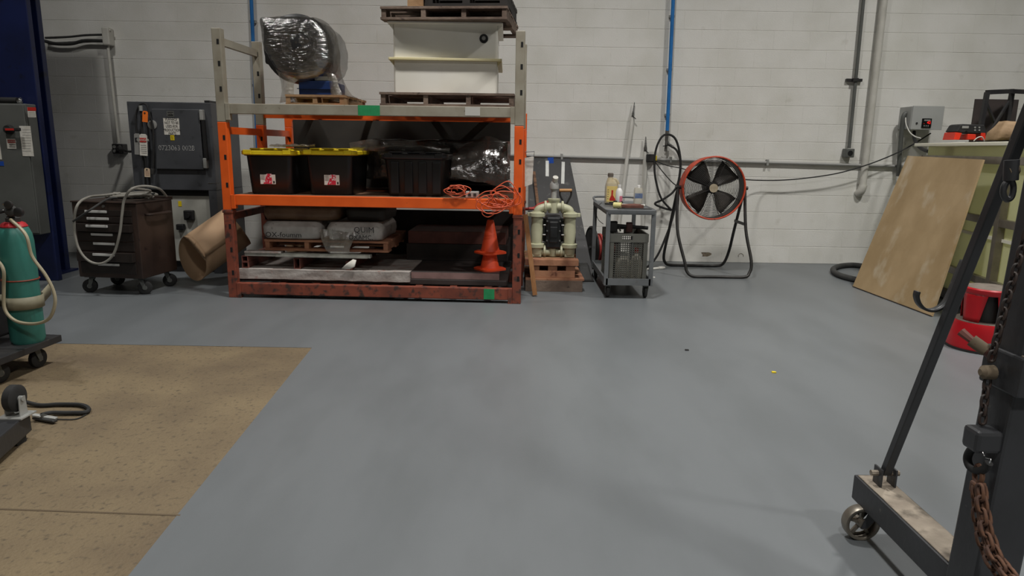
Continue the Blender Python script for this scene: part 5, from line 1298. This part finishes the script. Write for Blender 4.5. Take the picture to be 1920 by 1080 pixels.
text('digit_dot', '.', .042, 'digits', sc_, ti @ (V(((s0.x+s1.x)/2-.03, Yx-.0228, (s0.z*.55+s1.z*.45)))))
obj('brand_strip', bx(s0.x+.02, s1.x-.015, Yx-.0235, Yx-.022, s0.z-.028, s0.z-.012), 'label_grey', sc_, w=True)
for k in range(3): obj('key', bx(s0.x+.022+k*.022, s0.x+.032+k*.022, Yx-.0235, Yx-.022, s1.z+.015, s1.z+.03), 'label_grey', sc_, w=True)
p = at(1718.5, 231, Yx-.012); obj('lock', cyl(B(), p, p-V((0, .01, 0)), .010, seg=10), 'rubber', dr, w=True)
bm = B(); tube(bm, spline([V((a.x-.002, 8.08, at(1703, 213, 8.08).z)), at(1697, 213, 8.08), at(1693, 222, 8.08), at(1690, 250, 8.1), at(1686, 300, 8.14), at(1684, 330, 8.16)], 5), .024, 10)
tag(obj('flexible_conduit', bm, 'cab_grey', smooth=True), 'thick grey flexible conduit from the control box side down the wall', 'conduit')
bm = B(); tube(bm, spline([at(1714, 246, 8.05), at(1714, 258, 8.0), at(1718, 268, 7.8), at(1727, 278, 7.5), at(1740, 284, 7.25)], 6), .018, 8)
tag(obj('drop_cable', bm, 'rubber', smooth=True), 'black cable from under the control box to the tank frame', 'cable')
bm = B(); tube(bm, spline([at(1698, 221, 7.98), at(1699, 233, 7.9), at(1706, 248, 7.7), at(1716, 256, 7.5), at(1726, 259, 7.35)], 6), .006, 6)
tag(obj('white_lead', bm, 'pvc_white', smooth=True), 'thin white lead looping from the conduit to the tank rim', 'wire')

# ================================================================ right: tank in a steel frame
FP = V((3.80, 5.46, 0)); ang = math.atan2(1, .17)
t = thing('process_tank', 'pale yellow plastic tank in a stainless steel frame behind the plywood', 'tank', FP, ang)
# local x runs away from the camera along the face, local -y goes into the tank
xa, xb, zt3 = -1.0, 1.72, 1.415
for k, q in enumerate(((xa+.06, xb-.06, -.078, -.066), (xa+.06, xb-.06, -1.2, -1.188), (xa+.06, xa+.072, -1.188, -.078), (xb-.072, xb-.06, -1.188, -.078))): obj('wall_panel', bx(*q, .11, zt3-.031), 'poly_yellow', t)
obj('bottom_panel', bx(xa+.06, xb-.06, -1.2, -.066, .101, .11), 'poly_yellow', t)
for q in ((xa, xb+.05, -.08, .03), (xa, xb+.05, -1.26, -1.15), (xa, xa+.1, -1.15, -.08), (xb-.06, xb+.05, -1.15, -.08)): obj('rim', bx(*q, zt3-.03, zt3), 'poly_edge', t, bevel=.005)
obj('lid', bx(.20, 1.25, -1.2, -.22, zt3, zt3+.012), 'dark_sheet', t)
for xk in (xb-.06, 0.0, xa): obj('frame_upright', bx(xk-.03, xk+.03, -.06, 0, 0, 1.315 if xk == 0 else 1.30), 'stainless', t, bevel=.004)
for zk in (1.27, .79, .30):
    obj('frame_rail', bx(xa, xb-.09, -.055, -.008, zk-.03, zk+.03), 'stainless', t, bevel=.003)
    obj('frame_rail', bx(xb-.085, xb-.035, -1.2, -.06, zk-.03, zk+.03), 'stainless', t, bevel=.003)
obj('stiffener', bx(xa+.06, xb-.06, -.066, -.045, .64, .665), 'poly_edge', t)
obj('base_rail', bx(xa, xb-.03, -1.2, -.01, .03, .10), 'dark_sheet', t)
for xk in (xa, xb-.06): obj('frame_upright', bx(xk-.03, xk+.03, -1.2, -1.14, 0, 1.30), 'stainless', t)
TM = WM[t]
def tk(x, y, z): return TM @ V((x, y, z))
# plywood
A = fl(1600, 538); Bp = fl(1748, 594)
topl = at(1688, 296, 6.92); topr = at(1851, 304, 5.62)
topl = V((3.86, topl.y, 1.285)); topr = V((3.74, topr.y, 1.27))
bm = B(); nrm = (Bp-A).cross(topl-A).normalized(); 
if nrm.x > 0: nrm = -nrm
bm.faces.new([bm.verts.new(p) for p in (A, Bp, topr, topl)])
bmesh.ops.subdivide_edges(bm, edges=bm.edges[:], cuts=5, use_grid_fill=True)
for v in bm.verts: v.co.z += .004; v.co -= nrm*.0
t = thing('plywood_sheet', 'worn plywood sheet leaning against the yellow tank frame', 'plywood', (A+Bp)/2)
q = obj('board', bm, 'plywood', t, w=True); q.modifiers.new('s', 'SOLIDIFY').thickness = .016; q.modifiers['s'].offset = 0
bm = B(); bar(bm, A+V((0, 0, .004))+nrm*.009, Bp+V((0, 0, .004))+nrm*.009, .004, .006); obj('dark_edge', bm, 'ply_edge', t, w=True)
# things on the tank lid
zL = zt3+.0125
t = thing('angle_frame', 'black angle-iron frame with cross braces standing on the tank lid', 'frame', tk(.75, -.75, zL))
P = lambda px, py, x: None
def onp(px, py, ly):               # point on the plane local y = ly of the tank
    o = TM.inverted() @ CAM; d = TM.to_3x3().inverted() @ ray(px, py); return TM @ (o+d*((ly-o.y)/d.y))
Ya = 6.64
def fa(px, py, dy=0): return at(px, py, Ya+dy)
zA_ = zL
def drop(p): return V((p.x, p.y, zA_))
c1_, c2_, c3_ = fa(1851, 173), fa(1898, 171, .12), fa(1940, 173, -.1)
bm = [(c1_, drop(fa(1838, 240))), (c2_, drop(fa(1886, 240, .12))), (c3_, drop(c3_))]
for p, q in bm: obj('post', bar(B(), q, p, .035), 'dark_steel', t, w=True)
obj('top_bar', bar(B(), c1_, c2_, .04), 'dark_steel', t, w=True); obj('top_bar', bar(B(), c2_, c3_, .04), 'dark_steel', t, w=True)
obj('cross_brace', bar(B(), fa(1850, 195, .02), drop(fa(1880, 258, .1))+V((0, 0, .02)), .02), 'dark_steel', t, w=True)
obj('cross_brace', bar(B(), fa(1892, 190, .1), drop(fa(1850, 245, .0))+V((0, 0, .02)), .02), 'dark_steel', t, w=True)
obj('back_panel', bx(fa(1856, 200).x, fa(1940, 200).x, Ya+.22, Ya+.235, zA_, fa(1856, 186, .22).z), 'dark_sheet', t, w=True)
# red and black power unit
Yr = 6.42
def ra(px, py): return at(px, py, Yr)
base = at(1822, 260, Yr)
t = thing('power_unit', 'black and red handled power unit standing on the tank lid', 'power unit', V((base.x, Yr+.08, zL)))
def rpts(pp): return [V((ra(x, y).x, Yr, max(zL, ra(x, y).z))) for x, y in pp]
obj('top_shell', prism(B(), rpts([(1793, 247), (1801, 234), (1806, 232.5), (1846, 234), (1850, 246), (1849, 251), (1815, 250), (1812, 246), (1808, 250)]), (0, .17, 0)), 'rubber', t, w=True, bevel=.008)
obj('red_foot', prism(B(), rpts([(1792, 248), (1804, 249.5), (1799, 262), (1788, 262)]), (0, .17, 0)), 'tool_red', t, w=True, bevel=.004)
obj('red_foot', prism(B(), rpts([(1815, 251), (1830, 252), (1830, 262), (1814, 262)]), (0, .17, 0)), 'tool_red', t, w=True, bevel=.004)
obj('red_foot', prism(B(), rpts([(1839, 248), (1848, 248.5), (1849, 263), (1840, 263)]), (0, .17, 0)), 'tool_red', t, w=True, bevel=.004)
p = ra(1810, 238.5); obj('badge', bx(p.x-.03, p.x+.03, Yr-.003, Yr, p.z-.011, p.z+.011), 'label_grey', t, w=True, bevel=.004)
for k in range(2):
    for j in range(2):
        p = ra(1828+k*8, 239+j*5); obj('button', cyl(B(), V((p.x, Yr, p.z)), V((p.x, Yr-.004, p.z)), .008, seg=8), 'label_grey', t, w=True)
bm = B(); tube(bm, spline([V((ra(1822, 262).x, Yr-.03, zL+.005)), V((ra(1828, 256).x, Yr-.04, zL+.035)), V((ra(1836, 255).x, Yr-.04, zL+.04)), V((ra(1842, 262).x, Yr-.03, zL+.005))], 5), .005, 6)
tag(obj('white_lead', bm, 'pvc_white', smooth=True), 'short white lead arched in front of the red power unit', 'wire')
Yl = 5.95
p = at(1890, 262, Yl); bm = B()
loft(bm, [(.28, .2, .03, 0), (.26, .2, .03, .06), (.14, .12, .03, .15)], n=4); bmesh.ops.subdivide_edges(bm, edges=bm.edges[:], cuts=2, use_grid_fill=True); crumple(bm, .012, 9, 3)
lo_ = min(v.co.z for v in bm.verts); bm.transform(Matrix.Translation((p.x, Yl, zL-lo_)))
tag(obj('paper_bundle', bm, 'lump', smooth='all'), 'crumpled brown paper bundle on the tank lid beside the angle frame', 'bundle')
# hoses on the floor
bm = B(); tube(bm, spline([fl(1625, 500, .03), fl(1600, 497, .03), fl(1575, 499, .03), fl(1562, 505, .03), fl(1570, 514, .03), fl(1590, 521, .03), fl(1615, 526, .03), fl(1640, 528, .03)], 6), .03, 10)
tag(obj('floor_hose', bm, 'rubber_grey', smooth=True), 'thick grey hose lying in a bend on the floor behind the plywood', 'hose')
bm = B(); tube(bm, spline([fl(1830, 585, .12), fl(1800, 600, .06), fl(1777, 612, .025), fl(1776, 622, .025), fl(1790, 630, .025), fl(1810, 634, .025)], 6), .024, 10)
tag(obj('floor_hose', bm, 'hose_grey', smooth=True), 'pale grey hose curling on the floor beside the red stool', 'hose')

# ================================================================ step stool
e = fl(1788, 655); sr = .215
sc0 = V((e.x+sr+.012, e.y+.06, 0))
t = thing('step_stool', 'round red two-step stool with worn treads beside the yellow tank', 'step stool', sc0)
obj('base_skirt', lathe(B(), [(sr, .012), (sr+.004, .03), (sr-.015, .17), (sr-.022, .195), (sr-.06, .197)], (0, 0, 0), 44, cap=False), 'stool_red', t, smooth=True)
obj('rubber_rim', lathe(B(), [(sr-.01, 0), (sr+.006, 0), (sr+.006, .016), (sr-.01, .016)], (0, 0, 0), 44, cap=False), 'rubber', t, smooth=True)
obj('lower_tread', lathe(B(), [(.10, .196), (sr-.03, .1985), (sr-.03, .19), (.10, .19)], (0, 0, 0), 44, cap=False), 'stool_tread', t, smooth=True)
for k in range(4):
    a0 = R(20+90*k); bm = B()
    A = [V((math.cos(a0+w_)*.150, math.sin(a0+w_)*.150, .195)) for w_ in (-.38, -.2, 0, .2, .38)]; C = [V((math.cos(a0+w_)*.150, math.sin(a0+w_)*.150, .40)) for w_ in (-.62, -.31, 0, .31, .62)]
    sheet(bm, A, C, 6); solid(obj('pillar_panel', bm, 'stool_red', t, smooth='all'), .004)
obj('top_rim', lathe(B(), [(.150, .385), (.158, .395), (.158, .42), (.15, .428), (.14, .428)], (0, 0, 0), 40, cap=False), 'stool_red', t, smooth=True)
obj('top_tread', lathe(B(), [(.145, .40), (.145, .427), (.14, .430), (.10, .430)], (0, 0, 0), 40), 'stool_tread', t, smooth=True)
obj('dark_core', lathe(B(), [(.10, .05), (.10, .40)], (0, 0, 0), 24), 'fan_black', t, smooth=True)  # added dark cylinder, stands in for the shade inside the openings

# ================================================================ gantry crane leg (front right)
BX0, BX1 = 1.215, 1.325; gx = (BX0+BX1)/2
zb0, zb1 = .115, .205
t = thing('gantry_crane', 'black steel gantry crane leg with dusty base beam and diagonal brace', 'crane', (gx, 1.7, 0))
obj('base_beam', bx(BX0, BX1, 1.70, 2.27, zb0, zb1), 'gantry', t, w=True, bevel=.006)
obj('dust_layer', crumple(gridbox(BX0+.008, BX1-.008, 1.715, 2.255, zb1+.0005, zb1+.003, 12), .0012, 20, 1), 'dust', t, w=True, smooth='all')
cf = B(); wc = V((1.222, 2.2, .06))
for s in (-1, 1): prism(cf, [(1.235, 2.2+s*.024-.002, zb0), (1.285, 2.2+s*.024-.002, zb0), (1.232, 2.2+s*.024-.002, .05), (1.212, 2.2+s*.024-.002, .05)], (0, .004, 0))
box(cf, 1.225, 1.295, 2.15, 2.25, zb0-.005, zb0)
fk = obj('caster_fork', cf, 'gantry', t, w=True)
wh = obj('caster_wheel', lathe(B(), [(.048, -.018), (.058, -.018), (.060, -.012), (.060, .012), (.058, .018), (.048, .018)], wc, 32, 'y', cap=False), 'stainless', fk, w=True, smooth=True)
solid(wh, .003)
obj('hub', lathe(B(), [(.016, -.022), (.016, .022)], wc, 14, 'y'), 'stainless', wh, w=True)
for k in range(5):
    a = 2*math.pi*k/5+.3; dd = V((math.cos(a), 0, math.sin(a))); obj('spoke', bar(B(), wc+dd*.012, wc+dd*.051, .010, .012, up=(0, 1, 0)), 'stainless', wh, w=True)
for k in range(4): pass
# column: slightly raked box section
Yq = 1.59                          # front face; the rear edge is the outline seen
cA, cB_ = at(1771, 1080, Yq+.11), at(1904, 400, Yq+.11)
d = (cB_-cA).normalized()
def colpt(z): return cA + d*((z-cA.z)/d.z) - V((0, .11, 0))
wC_ = .115
bm = B(); p0, p1 = colpt(.0), colpt(3.2)
prism(bm, [p0, p0+V((wC_, 0, 0)), p0+V((wC_, .11, 0)), p0+V((0, .11, 0))], p1-p0); obj('column', bm, 'gantry', t, w=True, bevel=.008)
zk = at(1860, 668, Yq).z
zk2 = at(1900, 742, Yq).z
pk, pk2 = colpt(zk), colpt(zk2)
bm = B(); prism(bm, [pk2+V((-.008, -.022, 0)), pk2+V((wC_+.01, -.022, 0)), pk2+V((wC_+.01, .118, 0)), pk2+V((-.008, .118, 0))], pk-pk2); cl_ = obj('collar', bm, 'gantry', t, w=True, bevel=.006)
obj('collar_dust', bx(pk.x, pk.x+wC_, pk.y-.020, pk.y-.001, pk.z, pk.z+.003), 'dust', cl_, w=True)
for k in range(2):
    p = pk.lerp(pk2, .25)+V((.035+.04*k, -.022, 0)); obj('collar_bolt', cyl(B(), p, p-V((0, .012, 0)), .014, seg=6), 'steel', cl_, w=True)
bA = V((gx+.01, 2.19, zb1+.045)); bB = at(1954, 150, Yq+.10)
obj('diagonal_brace', bar(B(), bA, bB, .027, .027, up=(1, 0, 0)), 'gantry', t, w=True, bevel=.003)
bm = B()
for s in (-1, 1): box(bm, bA.x+s*.024-.003, bA.x+s*.024+.003, 2.165, 2.215, zb1, zb1+.065)
lg = obj('brace_lug', bm, 'gantry', t, w=True); obj('lug_bolt', cyl(B(), bA-V((.05, 0, 0)), bA+V((.045, 0, 0)), .010, seg=8), 'dust', lg, w=True)
# J hook bolted to the brace
Yj = 1.97
bm = B(); pts = spline([at(1807, 488, Yj), at(1795, 515, Yj), at(1782, 548, Yj), at(1770, 570, Yj), at(1752, 581, Yj), at(1735, 580, Yj), at(1723, 570, Yj), at(1718, 556, Yj), at(1720, 546, Yj)], 6)
sheet(bm, [p-V((0, .012, 0)) for p in pts], [p+V((0, .012, 0)) for p in pts], 1)
solid(obj('cable_hook', bm, 'gantry', t, w=True, smooth='all'), .007)
# taped arm sticking out of the collar
def side(px, py, off):             # point just off the left face of the column
    X = colpt(.9).x-off
    for _ in range(5):
        d_ = ray(px, py); q_ = CAM+d_*((X-CAM.x)/d_.x); X = colpt(q_.z).x-off
    return q_
q0 = side(1868, 670, .0); q1, q2 = at(1828, 643, q0.y+.03), at(1802, 622, q0.y+.06)
ar = obj('lever_arm', cyl(B(), q0, q1, .014, seg=10), 'rust_tube', t, w=True, smooth=True)
obj('tape_wrap', cyl(B(), q0.lerp(q1, .45), q1.lerp(q2, .25), .016, seg=12), 'tape_brown', ar, w=True, smooth=True)
obj('arm_end', cyl(B(), q1, q2, .009, .012, seg=8), 'rust_tube', ar, w=True, smooth=True)
# chain hoist
def link_mesh(L, r, m):
    pts = []
    for k in range(12):
        a = 2*math.pi*k/12; pts.append((math.cos(a)*L*.34, 0, math.sin(a)*L*.34+(L*.28 if math.sin(a) > .01 else (-L*.28 if math.sin(a) < -.01 else 0))))
    bm = tube(B(), pts, r, 6, True); me = bpy.data.meshes.new('chain_link'); bmesh.ops.recalc_face_normals(bm, faces=bm.faces[:]); bm.to_mesh(me); bm.free(); me.materials.append(MATS[m])
    for p in me.polygons: p.use_smooth = True
    return me
def chain(parent, pts, L, r, m, roll=0):
    me = link_mesh(L, r, m); pts = spline(pts, 10); acc = 0; last = pts[0]; k = 0; step = L*.92
    pos = [pts[0]]
    for p in pts[1:]:
        while (p-last).length > step:
            last = last+(p-last).normalized()*step; pos.append(last)
    for i in range(len(pos)-1):
        a, b = pos[i], pos[i+1]; z = (b-a).normalized(); x = z.cross(V((0, 1, 0))).normalized(); y = z.cross(x)
        if (i+roll) % 2: x, y = y, -x
        c = (a+b)/2; o = bpy.data.objects.new('chain_link', me); COL.objects.link(o); o.parent = parent
        o.matrix_local = WM[parent].inverted() @ Matrix(((x.x, y.x, z.x, c.x), (x.y, y.y, z.y, c.y), (x.z, y.z, z.z, c.z), (0, 0, 0, 1)))
def sd(px, py, o=0): return side(px, py, .030+o)
t = thing('chain_hoist', 'dark lifting chain with block and open hook hanging down the crane column', 'hoist', sd(1840, 880))
chain(t, [sd(1928, 430), sd(1905, 505), sd(1885, 575), sd(1868, 640), sd(1856, 682)], .024, .0038, 'chain_dark')
chain(t, [sd(1852, 712), sd(1846, 750), sd(1843, 780), sd(1840, 806)], .024, .0038, 'chain_dark')
p = sd(1854, 698); obj('shackle', lathe(B(), [(.008, -.022), (.017, -.014), (.018, .012), (.010, .018)], p, 14, 'x'), 'tape_brown', t, w=True, smooth=True)
p = sd(1841, 822); hbk = obj('hook_block', gridbox(p.x-.032, p.x+.035, p.y-.03, p.y+.03, p.z-.03, p.z+.028, 3), 'gantry', t, w=True, bevel=.01)
obj('open_hook', tube(B(), spline([sd(1840, 834), sd(1822, 842), sd(1814, 858), sd(1818, 874), sd(1830, 882), sd(1845, 880), sd(1854, 868)], 6), .010, 10, rr=None), 'rubber', t, w=True, smooth=True)
obj('safety_latch', tube(B(), spline([sd(1840, 842, .012), sd(1846, 856, .012), sd(1857, 861, .012), sd(1855, 868, .012)], 5), .0015, 6), 'chrome', t, w=True, smooth=True)
p = at(1890, 330, 1.66)
obj('upper_shackle', tube(B(), spline([at(1895, 338, 1.66), at(1884, 346, 1.66), at(1881, 362, 1.66), at(1887, 374, 1.66), at(1896, 370, 1.66), at(1900, 352, 1.66)], 5, True), .007, 8, True), 'gantry', t, w=True, smooth=True)
obj('upper_pin', cyl(B(), at(1888, 322, 1.66), at(1906, 316, 1.66), .014, seg=12), 'tape_brown', t, w=True, smooth=True)
obj('upper_swivel', cyl(B(), at(1897, 300, 1.66), at(1895, 338, 1.66), .016, seg=12), 'gantry', t, w=True, smooth=True)
t = thing('lifting_chain', 'bundle of rusty lifting chains hanging from the open hook', 'chain', sd(1850, 1060))
p = sd(1834, 890); obj('master_link', tube(B(), spline([sd(1835, 872), sd(1828, 885), sd(1829, 902), sd(1838, 905), sd(1842, 890)], 5, True), .006, 8, True), 'rust_chain', t, w=True, smooth=True)
obj('coupling', bx(p.x-.012, p.x+.02, p.y-.012, p.y+.012, p.z-.05, p.z-.018), 'rust_chain', t, w=True, bevel=.006)
for k, dx in enumerate((-8, 0, 8, 3)):
    yk = .006*(k % 2)+.004*k
    chain(t, [sd(1836+dx*.6, 912, yk), sd(1838+dx, 950, yk), sd(1846+dx*1.2, 1000, yk), sd(1862+dx*1.4, 1045, yk), sd(1892+dx*1.6, 1085, yk), sd(1930+dx, 1120, yk)], .031, .0042, 'rust_chain', k)
# debris on the paint
for k, (x_, y_, m_, lab) in enumerate(((1451, 699, 'yellow', 'tiny yellow chip lying on the grey floor'), (1288, 657, 'rubber', 'tiny dark chip on the grey floor past the cart'))):
    p = fl(x_, y_); bm = crumple(bx(p.x-.012, p.x+.012, p.y-.008, p.y+.008, 0, .006), .002, 40, k)
    o = tag(obj('floor_debris', bm, m_), lab, 'debris'); o.location.z = 0
